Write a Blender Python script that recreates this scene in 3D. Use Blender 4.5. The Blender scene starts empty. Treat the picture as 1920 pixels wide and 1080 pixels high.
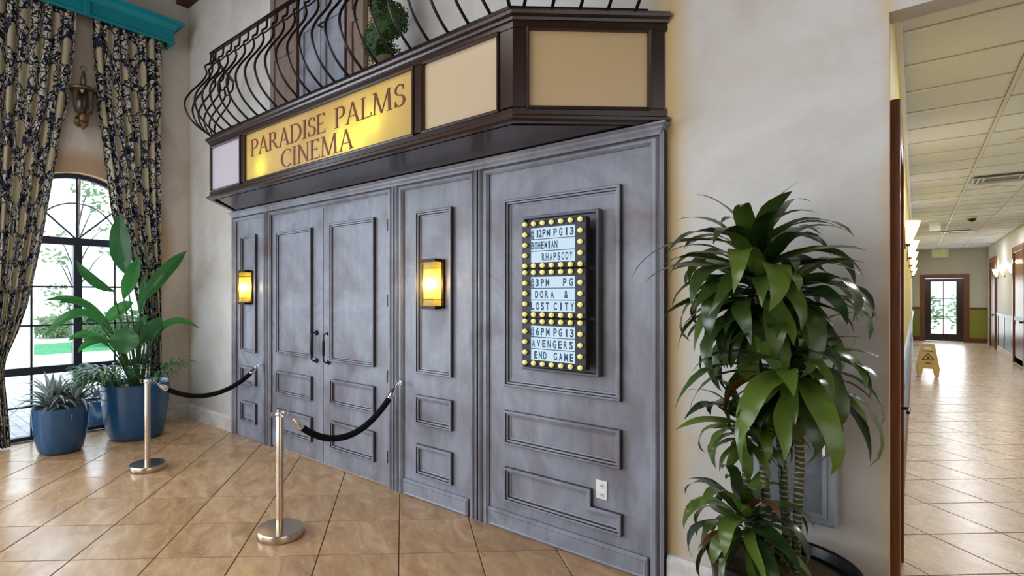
import bpy, bmesh, math, random
from mathutils import Vector, Matrix
random.seed(7)
PI = math.pi
R = math.radians
scn = bpy.context.scene
col = scn.collection

# ------------------------------------------------------------------ camera
cd = bpy.data.cameras.new('camera'); cam = bpy.data.objects.new('camera', cd); col.objects.link(cam)
FPX = 1001.8
cd.sensor_width = 36.0; cd.sensor_fit = 'HORIZONTAL'
cd.lens = FPX / 1920 * 36.0
cd.shift_x = (960 - 798.3) / 1920
cd.shift_y = (552.4 - 540) / 1920
cd.clip_end = 300
cam.location = (0, 0, 1.6)
cam.rotation_euler = (R(90), 0, R(42.51))
scn.camera = cam

# ------------------------------------------------------------------ look, world, lights
scn.view_settings.view_transform = 'Standard'
scn.view_settings.look = 'None'
scn.view_settings.exposure = 0.0
scn.view_settings.gamma = 1.0
scn.view_settings.use_curve_mapping = False
scn.cycles.use_denoising = True
scn.cycles.max_bounces = 8
scn.cycles.diffuse_bounces = 4
scn.cycles.glossy_bounces = 4
scn.cycles.transparent_max_bounces = 12
scn.cycles.sample_clamp_indirect = 6.0
scn.cycles.caustics_reflective = False
scn.cycles.caustics_refractive = False

world = bpy.data.worlds.new('sky'); scn.world = world; world.use_nodes = True
wn = world.node_tree; wn.nodes.clear()
wo = wn.nodes.new('ShaderNodeOutputWorld'); wb = wn.nodes.new('ShaderNodeBackground')
wb.inputs[0].default_value = (0.80, 0.91, 1.0, 1); wb.inputs[1].default_value = 2.6
wn.links.new(wb.outputs[0], wo.inputs[0])

def light(name, kind, loc, energy, color=(1, 1, 1), size=1.0, size_y=None, rot=(0, 0, 0), spread=None, **kw):
    ld = bpy.data.lights.new(name, kind); ld.energy = energy; ld.color = color
    if kind == 'AREA':
        ld.size = size
        if size_y: ld.shape = 'RECTANGLE'; ld.size_y = size_y
        if spread: ld.spread = spread
    elif kind in ('POINT', 'SPOT'):
        ld.shadow_soft_size = size
        for k, v in kw.items(): setattr(ld, k, v)
    elif kind == 'SUN':
        ld.angle = size
    o = bpy.data.objects.new(name, ld); col.objects.link(o)
    o.location = loc; o.rotation_euler = rot
    return o
light('sun', 'SUN', (0, 0, 20), 3.0, (1, .97, .92), 0.02, rot=(R(38), R(-12), R(60)))
# unseen fill lamps behind and right of the camera, added to brighten the lobby
light('daylight_fill', 'AREA', (-3.6, -4.85, 2.6), 215, (0.93, 0.965, 1.0), 5.5, 3.6, rot=(R(90), 0, 0))
light('daylight_fill', 'AREA', (3.9, 0.2, 2.6), 50, (0.98, 0.98, 1.0), 4.0, 3.2, rot=(0, R(90), 0))
# daylight entering by the arched window in the picture
light('daylight_fill', 'AREA', (-7.22, 1.845, 1.5), 120, (0.72, 0.86, 1.0), 2.5, 1.5, rot=(0, R(-90), 0))
# unseen bluish fill by the left wall, added to brighten the doors
light('daylight_fill', 'AREA', (-6.95, -1.9, 2.0), 330, (0.74, 0.86, 1.0), 3.4, 3.6, rot=(0, R(-90), 0))
# unseen overhead fill lamp, added to light the lobby
light('lobby_overhead_fill', 'AREA', (-2.8, -0.6, 5.2), 108, (1.0, 0.98, 0.96), 2.6, 2.6)
light('corridor_daylight', 'AREA', (0.7, 25.3, 1.2), 30, (0.9, 0.96, 1.0), 1.0, 1.8, rot=(R(90), 0, R(180)))

# ------------------------------------------------------------------ materials
def srgb(r, g, b):
    f = lambda c: (c / 255 / 12.92) if c / 255 <= .04045 else ((c / 255 + .055) / 1.055) ** 2.4
    return (f(r), f(g), f(b), 1)
class NT:
    def __init__(s, name):
        s.m = bpy.data.materials.new(name); s.m.use_nodes = True; s.t = s.m.node_tree; s.t.nodes.clear()
        s.out = s.n('ShaderNodeOutputMaterial')
    def n(s, kind, **kw):
        x = s.t.nodes.new(kind)
        for k, v in kw.items():
            if hasattr(x, k): setattr(x, k, v)
        return x
    def l(s, a, b): s.t.links.new(a, b)
    def coord(s, scale=(1, 1, 1), kind='Object', rot=(0, 0, 0)):
        tc = s.n('ShaderNodeTexCoord'); mp = s.n('ShaderNodeMapping')
        mp.inputs['Scale'].default_value = scale; mp.inputs['Rotation'].default_value = rot
        s.l(tc.outputs[kind], mp.inputs[0]); return mp.outputs[0]
    def noise(s, vec, scale, detail=4, rough=.55, dist=0):
        x = s.n('ShaderNodeTexNoise'); x.inputs['Scale'].default_value = scale; x.inputs['Detail'].default_value = detail
        x.inputs['Roughness'].default_value = rough; x.inputs['Distortion'].default_value = dist
        s.l(vec, x.inputs['Vector']); return x.outputs[0]
    def ramp(s, fac, stops, interp='LINEAR'):
        x = s.n('ShaderNodeValToRGB'); x.color_ramp.interpolation = interp
        e = x.color_ramp.elements
        while len(e) > 1: e.remove(e[-1])
        e[0].position = stops[0][0]; e[0].color = stops[0][1]
        for p, c in stops[1:]:
            k = e.new(p); k.color = c
        s.l(fac, x.inputs[0]); return x.outputs[0]
    def mix(s, fac, a, b, mode='MIX'):
        x = s.n('ShaderNodeMix'); x.data_type = 'RGBA'; x.blend_type = mode
        for sock, v in ((x.inputs[0], fac), (x.inputs[6], a), (x.inputs[7], b)):
            if hasattr(v, 'links') or hasattr(v, 'is_linked'): s.l(v, sock)
            else: sock.default_value = v
        return x.outputs[2]
    def math(s, op, a, b=None, c=None):
        x = s.n('ShaderNodeMath'); x.operation = op
        for sock, v in zip(x.inputs, (a, b, c)):
            if v is None: continue
            if hasattr(v, 'is_linked'): s.l(v, sock)
            else: sock.default_value = v
        return x.outputs[0]
    def bsdf(s, colr, rough=.5, metal=0, spec=.5, bump=None, bstr=.2, bdist=.01, **kw):
        b = s.n('ShaderNodeBsdfPrincipled')
        for nm, v in (('Base Color', colr), ('Roughness', rough), ('Metallic', metal), ('Specular IOR Level', spec)):
            if hasattr(v, 'is_linked'): s.l(v, b.inputs[nm])
            else: b.inputs[nm].default_value = v
        for k, v in kw.items():
            nm = k.replace('_', ' ')
            if nm in b.inputs: b.inputs[nm].default_value = v
        if bump is not None:
            bp = s.n('ShaderNodeBump'); bp.inputs['Strength'].default_value = bstr; bp.inputs['Distance'].default_value = bdist
            s.l(bump, bp.inputs['Height']); s.l(bp.outputs[0], b.inputs['Normal'])
        s.l(b.outputs[0], s.out.inputs[0]); return b
def simple(name, rgb, rough=.5, metal=0, spec=.5, var=.0, vscale=8, bstr=0, **kw):
    t = NT(name); c = srgb(*rgb)
    if var or bstr:
        v = t.coord(); nz = t.noise(v, vscale)
        if var:
            lo = tuple(x * (1 - var) for x in c[:3]) + (1,); hi = tuple(min(1, x * (1 + var)) for x in c[:3]) + (1,)
            cc = t.ramp(nz, [(.3, lo), (.7, hi)])
        else: cc = c
        t.bsdf(cc, rough, metal, spec, nz if bstr else None, bstr, **kw)
    else: t.bsdf(c, rough, metal, spec, **kw)
    return t.m
def emit(name, rgb, strength, rgb2=None):
    t = NT(name); e = t.n('ShaderNodeEmission'); e.inputs[0].default_value = srgb(*rgb); e.inputs[1].default_value = strength
    t.l(e.outputs[0], t.out.inputs[0]); return t.m
def glass(name, tint=(255, 255, 255), refl=.9, haze=0.0, front_sheen=False):
    t = NT(name); tr = t.n('ShaderNodeBsdfTransparent'); tr.inputs[0].default_value = srgb(*tint)
    gl = t.n('ShaderNodeBsdfGlossy'); gl.inputs['Roughness'].default_value = .02
    fr = t.n('ShaderNodeFresnel'); fr.inputs[0].default_value = 1.45
    mx = t.n('ShaderNodeMixShader'); f = t.math('MULTIPLY', fr.outputs[0], refl)
    t.l(f, mx.inputs[0]); t.l(tr.outputs[0], mx.inputs[1]); t.l(gl.outputs[0], mx.inputs[2])
    last = mx.outputs[0]
    if haze:
        df = t.n('ShaderNodeBsdfDiffuse' if front_sheen else 'ShaderNodeBsdfTranslucent'); df.inputs[0].default_value = srgb(*tint)  # diffuse share imitates light reflected off the pane
        m2 = t.n('ShaderNodeMixShader'); m2.inputs[0].default_value = haze
        t.l(last, m2.inputs[1]); t.l(df.outputs[0], m2.inputs[2]); last = m2.outputs[0]
    t.l(last, t.out.inputs[0]); return t.m

M = {}
def plaster():
    t = NT('faux_plaster'); v = t.coord()
    n1 = t.noise(v, .7, 5, .6, .6); n2 = t.noise(v, 3.5, 6, .65, .4); n3 = t.noise(v, 30, 3)
    c = t.ramp(n1, [(.30, srgb(170, 162, 151)), (.46, srgb(190, 188, 183)), (.62, srgb(199, 199, 197)), (.78, srgb(180, 174, 166))])
    c = t.mix(t.ramp(n2, [(.45, (0, 0, 0, 1)), (.75, (.45, .45, .45, 1))]), c, srgb(176, 166, 153))
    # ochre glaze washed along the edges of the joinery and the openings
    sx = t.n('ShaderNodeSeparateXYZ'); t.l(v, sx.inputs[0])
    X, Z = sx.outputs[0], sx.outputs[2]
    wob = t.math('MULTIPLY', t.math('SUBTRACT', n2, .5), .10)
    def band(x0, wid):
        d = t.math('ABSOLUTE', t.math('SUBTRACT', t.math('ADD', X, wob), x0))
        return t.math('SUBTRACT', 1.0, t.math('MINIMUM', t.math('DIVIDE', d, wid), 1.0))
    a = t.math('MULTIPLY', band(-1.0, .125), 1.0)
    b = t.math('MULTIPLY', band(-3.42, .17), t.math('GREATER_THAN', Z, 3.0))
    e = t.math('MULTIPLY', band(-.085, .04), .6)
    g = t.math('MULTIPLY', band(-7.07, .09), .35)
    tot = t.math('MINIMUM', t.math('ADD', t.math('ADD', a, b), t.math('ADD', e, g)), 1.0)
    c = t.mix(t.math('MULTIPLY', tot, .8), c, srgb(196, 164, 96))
    t.bsdf(c, .75, 0, .25, n3, .12, .004)
    return t.m
M['plaster'] = plaster()
def plaster_left():
    t = NT('faux_plaster_window_wall'); v = t.coord()
    n1 = t.noise(v, .7, 5, .6, .6); n2 = t.noise(v, 3.5, 6, .65, .4)
    c = t.ramp(n1, [(.30, srgb(178, 168, 155)), (.5, srgb(204, 199, 192)), (.78, srgb(192, 184, 172))])
    # tan glaze round the head of the arch
    sx = t.n('ShaderNodeSeparateXYZ'); t.l(v, sx.inputs[0])
    dy = t.math('SUBTRACT', sx.outputs[1], 1.845); dz = t.math('SUBTRACT', sx.outputs[2], 2.2)
    r = t.math('SQRT', t.math('ADD', t.math('MULTIPLY', dy, dy), t.math('MULTIPLY', dz, dz)))
    d = t.math('ADD', t.math('SUBTRACT', r, .8), t.math('MULTIPLY', t.math('SUBTRACT', n2, .5), .08))
    f = t.ramp(d, [(.0, (1, 1, 1, 1)), (.17, (.9, .9, .9, 1)), (.30, (0, 0, 0, 1))])
    f2 = t.math('MULTIPLY', f, t.math('GREATER_THAN', sx.outputs[2], 1.6))
    c = t.mix(t.math('MULTIPLY', f2, .9), c, srgb(178, 148, 112))
    t.bsdf(c, .75, 0, .25); return t.m
M['plaster_left'] = plaster_left()
def tile(name, c1, c2, c3, rough):
    t = NT(name); v = t.coord((1, 1, 1), rot=(0, 0, R(30)))
    oi = t.n('ShaderNodeObjectInfo')
    off = t.n('ShaderNodeVectorMath'); off.operation = 'ADD'; cmb = t.n('ShaderNodeCombineXYZ')
    t.l(t.math('MULTIPLY', oi.outputs['Random'], 37.0), cmb.inputs[2]); t.l(v, off.inputs[0]); t.l(cmb.outputs[0], off.inputs[1])
    vv = off.outputs[0]
    mp = t.n('ShaderNodeMapping'); mp.inputs['Scale'].default_value = (1, 2.4, 1); t.l(vv, mp.inputs[0])
    n1 = t.noise(mp.outputs[0], 3.2, 7, .62, .9); n2 = t.noise(mp.outputs[0], 9, 6, .7, 1.3)
    c = t.ramp(n1, [(.3, c1), (.5, c2), (.7, c3)])
    c = t.mix(t.ramp(n2, [(.52, (0, 0, 0, 1)), (.75, (.3, .3, .3, 1))]), c, c3)
    hs = t.n('ShaderNodeHueSaturation'); t.l(c, hs.inputs['Color'])
    t.l(t.math('ADD', t.math('MULTIPLY', oi.outputs['Random'], .14), .93), hs.inputs['Value'])
    t.bsdf(hs.outputs[0], t.ramp(n2, [(.3, (rough * .8,) * 3 + (1,)), (.8, (rough * 1.3,) * 3 + (1,))]), 0, .5, n2, .03, .002)
    return t.m
M['tile'] = tile('travertine_tile', srgb(160, 124, 88), srgb(186, 150, 110), srgb(206, 176, 138), .24)
M['tile_pale'] = tile('travertine_tile_pale', srgb(164, 136, 108), srgb(182, 156, 128), srgb(198, 176, 150), .27)
M['grout'] = simple('grout', (88, 66, 46), .9, var=.15)
def bluewood():
    t = NT('washed_blue_grey_wood'); v = t.coord((1, 1, .16)); v2 = t.coord()
    n1 = t.noise(v, 16, 5, .6, .5); n2 = t.noise(v2, 1.5, 5, .6, .8); n3 = t.noise(v, 4, 4, .6, .3)
    c = t.ramp(n2, [(.30, srgb(104, 92, 94)), (.44, srgb(119, 121, 132)), (.58, srgb(142, 148, 161)), (.72, srgb(108, 98, 106))])
    c = t.mix(t.ramp(n3, [(.4, (0, 0, 0, 1)), (.8, (.5, .5, .5, 1))]), c, srgb(156, 162, 176))
    c = t.mix(t.ramp(n1, [(.32, (.22, .22, .22, 1)), (.6, (0, 0, 0, 1))]), c, srgb(74, 66, 72))
    t.bsdf(c, .38, 0, .4, n1, .05, .002); return t.m
M['bluewood'] = bluewood()
def darkwood(name, a, b, rough=.35, sc=(1, 1, 1)):
    t = NT(name); v = t.coord(sc); n1 = t.noise(v, 6, 6, .6, 1.2)
    c = t.ramp(n1, [(.3, a), (.7, b)]); t.bsdf(c, rough, 0, .5, n1, .05, .002); return t.m
M['groove_shade'] = darkwood('painted_groove_shade', srgb(40, 34, 40), srgb(58, 54, 64), .4)  # dark colour painted on moulding recesses as their shade
M['espresso'] = darkwood('espresso_wood', srgb(38, 23, 18), srgb(48, 30, 23), .24, (1, 1, .3))
M['mahogany'] = darkwood('mahogany', srgb(88, 44, 16), srgb(128, 70, 30), .32, (4, 4, .4))
M['ceilwood'] = darkwood('ceiling_wood', srgb(58, 22, 14), srgb(84, 36, 24), .5)
M['iron'] = simple('black_iron', (30, 24, 22), .32, .6, .5)
M['blackmetal'] = simple('black_metal', (18, 18, 22), .35, .5)
M['steel'] = simple('brushed_steel', (206, 190, 170), .24, 1.0)
M['chrome'] = simple('chrome', (225, 225, 228), .12, 1.0)
M['velvet'] = simple('black_rope_velvet', (12, 12, 18), .85, 0, .2, bstr=.2, vscale=120)
M['cream'] = simple('cream_acrylic', (200, 176, 134), .22, 0, .5)
M['creamfront'] = simple('cream_acrylic_front', (182, 164, 136), .22, 0, .5)
M['creamlilac'] = simple('cream_acrylic_pale', (176, 168, 178), .22, 0, .5)
def signm():
    t = NT('gold_lit_acrylic'); v = t.coord(); n1 = t.noise(v, 2.2, 3, .5, .6)
    c = t.ramp(n1, [(.35, srgb(204, 168, 112)), (.65, srgb(216, 186, 128))])
    b = t.bsdf(c, .28, 0, .5)
    tl = t.n('ShaderNodeBsdfTranslucent'); tl.inputs[0].default_value = srgb(255, 250, 150)
    mx = t.n('ShaderNodeMixShader'); mx.inputs[0].default_value = .45
    t.l(b.outputs[0], mx.inputs[1]); t.l(tl.outputs[0], mx.inputs[2]); t.l(mx.outputs[0], t.out.inputs[0]); return t.m
M['sign'] = signm()
M['lettering'] = simple('dark_red_lettering', (96, 30, 12), .5)
M['white_plastic'] = simple('white_plastic', (225, 226, 228), .4)
M['board_black'] = simple('sign_board_black', (22, 22, 28), .5)
M['gray_frame'] = simple('gray_painted_frame', (92, 96, 106), .5, var=.1)
M['strip'] = emit('backlit_white', (206, 230, 248), 1.0)
M['teal_text'] = simple('dark_teal_text', (6, 66, 96), .6)
def bulbm():
    t = NT('warm_bulb'); v = t.coord(); b = t.bsdf(srgb(240, 232, 160), .2)
    b.inputs['Emission Color'].default_value = srgb(255, 240, 150); b.inputs['Emission Strength'].default_value = .30; return t.m
M['bulb'] = bulbm()
M['sconce_bulb'] = emit('frosted_bulb', (255, 238, 196), 60)
M['amber'] = glass('amber_glass', (255, 226, 110), .7, .4)
M['bronze'] = simple('dark_bronze', (52, 40, 34), .4, .7)
M['brass'] = simple('aged_brass', (106, 86, 60), .4, .8, var=.2)
M['clear'] = glass('clear_glass', (246, 250, 250), 1.0)
M['sheenglass'] = glass('pale_sheen_glass', (214, 222, 228), 1.0, .24, True)  # pale diffuse sheen mixed in to imitate reflections on the cabinet glass
M['lampglass'] = glass('lamp_glass', (226, 220, 205), 1.0, .12)
M['teal'] = simple('turquoise_paint', (4, 132, 146), .45, var=.12, vscale=3)
M['winframe'] = simple('window_frame_metal', (38, 44, 60), .35, .1)
M['blue_pot'] = simple('blue_glaze', (30, 78, 118), .22, 0, .6, var=.08, vscale=2)
M['black_pot'] = simple('black_planter', (16, 18, 20), .3)
M['soil'] = simple('soil', (92, 76, 54), .95, var=.4, vscale=60, bstr=.6)
M['stone'] = None
def stone():
    t = NT('travertine_base'); v = t.coord(); n1 = t.noise(v, 5, 7, .7, .8); n2 = t.noise(v, 26, 4, .6, 1.0)
    c = t.ramp(n1, [(.3, srgb(176, 172, 166)), (.6, srgb(214, 212, 208)), (.8, srgb(190, 182, 170))])
    c = t.mix(t.ramp(n2, [(.30, (.9, .9, .9, 1)), (.38, (0, 0, 0, 1))]), c, srgb(122, 116, 108))
    t.bsdf(c, .6, 0, .3, n2, .3, .006); return t.m
M['stone'] = stone()
def leafm(name, dark, light_, rough=.32, trans=.12):
    t = NT(name); oi = t.n('ShaderNodeObjectInfo'); v = t.coord(); n1 = t.noise(v, 7, 3)
    f = t.math('ADD', t.math('MULTIPLY', oi.outputs['Random'], .75), t.math('MULTIPLY', n1, .35))
    c = t.ramp(f, [(.15, srgb(*dark)), (.95, srgb(*light_))])
    b = t.bsdf(c, rough, 0, .55)
    tl = t.n('ShaderNodeBsdfTranslucent'); t.l(c, tl.inputs[0]); mx = t.n('ShaderNodeMixShader'); mx.inputs[0].default_value = trans
    t.l(b.outputs[0], mx.inputs[1]); t.l(tl.outputs[0], mx.inputs[2]); t.l(mx.outputs[0], t.out.inputs[0]); return t.m
M['dracaena'] = leafm('dracaena_leaf', (18, 42, 20), (92, 116, 44), .26, .10)
M['dracaena_brown'] = leafm('dracaena_browned_leaf', (96, 60, 26), (130, 88, 40), .5, .1)
M['paradise'] = leafm('bird_of_paradise_leaf', (24, 66, 36), (56, 120, 54), .34, .38)
M['palmleaf'] = leafm('palm_leaf', (26, 66, 34), (78, 128, 70), .4, .2)
M['bromeliad'] = leafm('silver_green_leaf', (100, 116, 114), (168, 180, 182), .45, .1)
M['bromeliad_green'] = leafm('green_heart_leaf', (34, 78, 34), (88, 122, 48), .4, .2)
M['topiary'] = leafm('topiary_leaf', (28, 62, 16), (76, 116, 32), .6, .1)
M['outleaf'] = leafm('garden_leaf', (92, 118, 84), (150, 176, 136), .6, .5)
def trunkm():
    t = NT('ringed_cane'); v = t.coord(); wv = t.n('ShaderNodeTexWave'); wv.bands_direction = 'Z'; wv.inputs['Scale'].default_value = 14
    wv.inputs['Distortion'].default_value = 3; wv.inputs['Detail Scale'].default_value = 2; t.l(v, wv.inputs['Vector'])
    c = t.ramp(wv.outputs['Fac'], [(.0, srgb(58, 66, 44)), (.82, srgb(74, 78, 54)), (.93, srgb(150, 150, 124))]); t.bsdf(c, .6, 0, .3, wv.outputs['Fac'], .4, .004); return t.m
M['trunk'] = trunkm()
M['stalk'] = simple('green_stalk', (52, 84, 44), .5, var=.2)
M['wood_bark'] = simple('bark', (92, 84, 74), .9, var=.3, bstr=.5)
M['yellow_wall'] = simple('yellow_paint', (204, 186, 96), .6, var=.05)
M['corridor_wall'] = simple('pale_wall_paint', (206, 205, 200), .6, var=.03)
M['green_paint'] = simple('olive_paint', (138, 142, 44), .6)
M['bluegrey_paint'] = simple('blue_grey_paint', (140, 162, 186), .4)
M['ceil_panel'] = simple('ceiling_panel', (212, 218, 232), .85, var=.03, vscale=20, bstr=.1)
M['ceil_tee'] = simple('ceiling_tee', (205, 205, 200), .5)
M['vent'] = simple('vent_metal', (196, 198, 196), .4, .3)
M['shade'] = None
def shadem():
    t = NT('lit_alabaster'); b = t.bsdf(srgb(255, 236, 190), .4)
    b.inputs['Emission Color'].default_value = srgb(255, 222, 160); b.inputs['Emission Strength'].default_value = 2.2; return t.m
M['shade'] = shadem()
M['downlight'] = emit('downlight', (255, 246, 228), 8)
M['yellow_plastic'] = simple('yellow_plastic', (214, 176, 92), .4)
M['black_print'] = simple('black_print', (40, 34, 26), .6)
M['white_print'] = simple('white_print', (235, 235, 225), .6)
M['exit_green'] = emit('exit_green', (150, 176, 60), .7)
M['exit_face'] = simple('exit_face', (230, 228, 205), .5)
M['cab_metal'] = simple('gray_cabinet_metal', (150, 158, 168), .35, .3)
M['cab_inner'] = simple('cabinet_inside', (196, 200, 204), .5)
M['red'] = simple('red_enamel', (170, 24, 16), .25)
M['label'] = simple('white_label', (226, 224, 214), .5)
M['lcd'] = simple('dark_lcd', (54, 58, 50), .3)
M['beige'] = simple('beige_plastic', (205, 198, 178), .5)
M['paver'] = simple('paver', (196, 198, 206), .8, var=.14, vscale=5)
M['concrete'] = simple('concrete', (214, 212, 206), .85, var=.05)
M['grass'] = simple('lawn', (58, 142, 92), .9, var=.35, vscale=6)
M['white_stone'] = simple('white_stone', (235, 234, 230), .7)
def curtainm():
    t = NT('navy_scroll_fabric'); tc = t.n('ShaderNodeTexCoord'); uv = tc.outputs['UV']
    nz = t.n('ShaderNodeTexNoise'); nz.inputs['Scale'].default_value = 10; nz.inputs['Detail'].default_value = 1; t.l(uv, nz.inputs['Vector'])
    sb = t.n('ShaderNodeVectorMath'); sb.operation = 'SUBTRACT'; t.l(nz.outputs['Color'], sb.inputs[0]); sb.inputs[1].default_value = (.5, .5, .5)
    sc = t.n('ShaderNodeVectorMath'); sc.operation = 'SCALE'; t.l(sb.outputs[0], sc.inputs[0]); sc.inputs['Scale'].default_value = .17
    ad = t.n('ShaderNodeVectorMath'); ad.operation = 'ADD'; t.l(uv, ad.inputs[0]); t.l(sc.outputs[0], ad.inputs[1])
    vo = t.n('ShaderNodeTexVoronoi'); vo.feature = 'DISTANCE_TO_EDGE'; vo.inputs['Scale'].default_value = 15; t.l(ad.outputs[0], vo.inputs['Vector'])
    vf = t.n('ShaderNodeTexVoronoi'); vf.feature = 'F1'; vf.inputs['Scale'].default_value = 15; t.l(ad.outputs[0], vf.inputs['Vector'])
    rings = t.math('SINE', t.math('MULTIPLY', vf.outputs['Distance'], 13.0))
    patch = t.noise(ad.outputs[0], 8, 3)
    edge = t.ramp(vo.outputs['Distance'], [(.0, (1, 1, 1, 1)), (.07, (1, 1, 1, 1)), (.10, (0, 0, 0, 1))])
    curl = t.math('MULTIPLY', t.math('GREATER_THAN', rings, .72), t.math('GREATER_THAN', patch, .45))
    dark = t.math('MAXIMUM', t.math('MAXIMUM', edge, curl), t.math('GREATER_THAN', patch, .60))
    # large oval medallions, half-drop repeat
    sx = t.n('ShaderNodeSeparateXYZ'); t.l(ad.outputs[0], sx.inputs[0])
    def oval(ou, ov):
        u = t.math('SUBTRACT', t.math('FRACT', t.math('ADD', t.math('DIVIDE', sx.outputs[0], .52), ou)), .5)
        w = t.math('SUBTRACT', t.math('FRACT', t.math('ADD', t.math('DIVIDE', sx.outputs[1], .62), ov)), .5)
        u = t.math('DIVIDE', u, .19); w = t.math('DIVIDE', w, .24)
        return t.math('SQRT', t.math('ADD', t.math('MULTIPLY', u, u), t.math('MULTIPLY', w, w)))
    d = t.math('MINIMUM', oval(0, 0), oval(.5, .5))
    inside = t.math('LESS_THAN', d, 1.0); rim = t.math('LESS_THAN', d, 1.13)
    dark = t.math('MAXIMUM', dark, t.math('MULTIPLY', rim, .9))
    dark = t.math('MULTIPLY', dark, t.math('SUBTRACT', 1.0, inside))
    c = t.mix(dark, t.mix(inside, srgb(202, 200, 188), srgb(188, 180, 154)), t.mix(t.math('GREATER_THAN', patch, .60), srgb(30, 32, 48), srgb(38, 50, 88)))
    b = t.bsdf(c, .85, 0, .15)
    tl = t.n('ShaderNodeBsdfTranslucent'); t.l(c, tl.inputs[0]); mx = t.n('ShaderNodeMixShader'); mx.inputs[0].default_value = .25
    t.l(b.outputs[0], mx.inputs[1]); t.l(tl.outputs[0], mx.inputs[2]); t.l(mx.outputs[0], t.out.inputs[0]); return t.m
M['curtain'] = curtainm()

# ------------------------------------------------------------------ geometry helpers
def meta(o, label=None, cat=None, group=None, kind=None):
    if label: o['label'] = label
    if cat: o['category'] = cat
    if group: o['group'] = group
    if kind: o['kind'] = kind
    return o
def empty(name, loc, label, cat, group=None, rz=0):
    o = bpy.data.objects.new(name, None); col.objects.link(o); o.location = loc; o.rotation_euler = (0, 0, rz)
    o.empty_display_size = .1
    return meta(o, label, cat, group)
class MB:
    """collects simple solids, then links them as one mesh object"""
    def __init__(s): s.v = []; s.f = []; s.smooth = []; s.gl = set()
    def add(s, vs, fs, sm=False):
        b = len(s.v); s.v += [tuple(p) for p in vs]
        for f in fs: s.f.append([b + i for i in f]); s.smooth.append(sm)
    def box(s, a, b, M_=None):
        (x0, y0, z0), (x1, y1, z1) = a, b
        vs = [Vector(p) for p in ((x0, y0, z0), (x1, y0, z0), (x1, y1, z0), (x0, y1, z0), (x0, y0, z1), (x1, y0, z1), (x1, y1, z1), (x0, y1, z1))]
        if M_ is not None: vs = [M_ @ p for p in vs]
        s.add(vs, [(0, 3, 2, 1), (4, 5, 6, 7), (0, 1, 5, 4), (1, 2, 6, 5), (2, 3, 7, 6), (3, 0, 4, 7)]); return s
    def bbox(s, a, b, c=.003):
        """box with chamfered edges"""
        bm = bmesh.new(); bmesh.ops.create_cube(bm, size=1)
        for v in bm.verts: v.co = Vector([(a[i] + b[i]) / 2 + v.co[i] * (b[i] - a[i]) for i in range(3)])
        bmesh.ops.bevel(bm, geom=list(bm.edges), offset=c, segments=1, affect='EDGES')
        bm.verts.index_update(); s.add([v.co.copy() for v in bm.verts], [[v.index for v in f.verts] for f in bm.faces]); bm.free(); return s
    def prism(s, pts, z0, z1):
        n = len(pts)
        ar = sum(pts[i][0] * pts[(i + 1) % n][1] - pts[(i + 1) % n][0] * pts[i][1] for i in range(n))
        if ar < 0: pts = pts[::-1]
        s.add([(x, y, z0) for x, y in pts] + [(x, y, z1) for x, y in pts],
              [tuple(range(n - 1, -1, -1)), tuple(range(n, 2 * n))] + [(i, (i + 1) % n, n + (i + 1) % n, n + i) for i in range(n)]); return s
    def plate(s, pts, y0, y1):
        """polygon in the XZ plane, thickness along Y"""
        n = len(pts)
        s.add([(x, y0, z) for x, z in pts] + [(x, y1, z) for x, z in pts],
              [tuple(range(n)), tuple(range(2 * n - 1, n - 1, -1))] + [(i, n + i, n + (i + 1) % n, (i + 1) % n) for i in range(n)]); return s
    def tube(s, pts, r, n=8, caps=True):
        pts = [Vector(p) for p in pts]; rs = r if isinstance(r, (list, tuple)) else [r] * len(pts)
        rings = []; up = None
        for i, p in enumerate(pts):
            d = (pts[min(i + 1, len(pts) - 1)] - pts[max(i - 1, 0)]).normalized()
            if up is None: up = Vector((0, 0, 1)) if abs(d.z) < .9 else Vector((1, 0, 0))
            x = up.cross(d)
            if x.length < 1e-4: x = Vector((1, 0, 0)).cross(d)
            x.normalize(); y = d.cross(x).normalized(); up = y
            rings.append([p + (x * math.cos(2 * PI * k / n) + y * math.sin(2 * PI * k / n)) * rs[i] for k in range(n)])
        vs = [v for rg in rings for v in rg]; fs = []
        for i in range(len(pts) - 1):
            for k in range(n): fs.append((i * n + k, i * n + (k + 1) % n, (i + 1) * n + (k + 1) % n, (i + 1) * n + k))
        if caps: fs += [tuple(range(n - 1, -1, -1)), tuple(range((len(pts) - 1) * n, len(pts) * n))]
        s.add(vs, fs, True); return s
    def lathe(s, prof, c=(0, 0, 0), n=24, sx=1, sy=1, M_=None, power=None):
        vs = []
        for (r, z) in prof:
            for k in range(n):
                a = 2 * PI * k / n; ca, sa = math.cos(a), math.sin(a)
                if power:
                    q = (abs(ca) ** power + abs(sa) ** power) ** (-1 / power)
                else: q = 1
                p = Vector((c[0] + r * q * ca * sx, c[1] + r * q * sa * sy, c[2] + z))
                vs.append(M_ @ p if M_ is not None else p)
        fs = []
        for i in range(len(prof) - 1):
            for k in range(n): fs.append((i * n + k, i * n + (k + 1) % n, (i + 1) * n + (k + 1) % n, (i + 1) * n + k))
        if prof[0][0] > 1e-5: fs.append(tuple(range(n - 1, -1, -1)))
        if prof[-1][0] > 1e-5: fs.append(tuple(range((len(prof) - 1) * n, len(prof) * n)))
        s.add(vs, fs, True); return s
    def sphere(s, c, r, n=12, m=8):
        return s.lathe([(max(r * math.sin(PI * i / m), 1e-6), -r * math.cos(PI * i / m)) for i in range(m + 1)], c, n)
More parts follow.
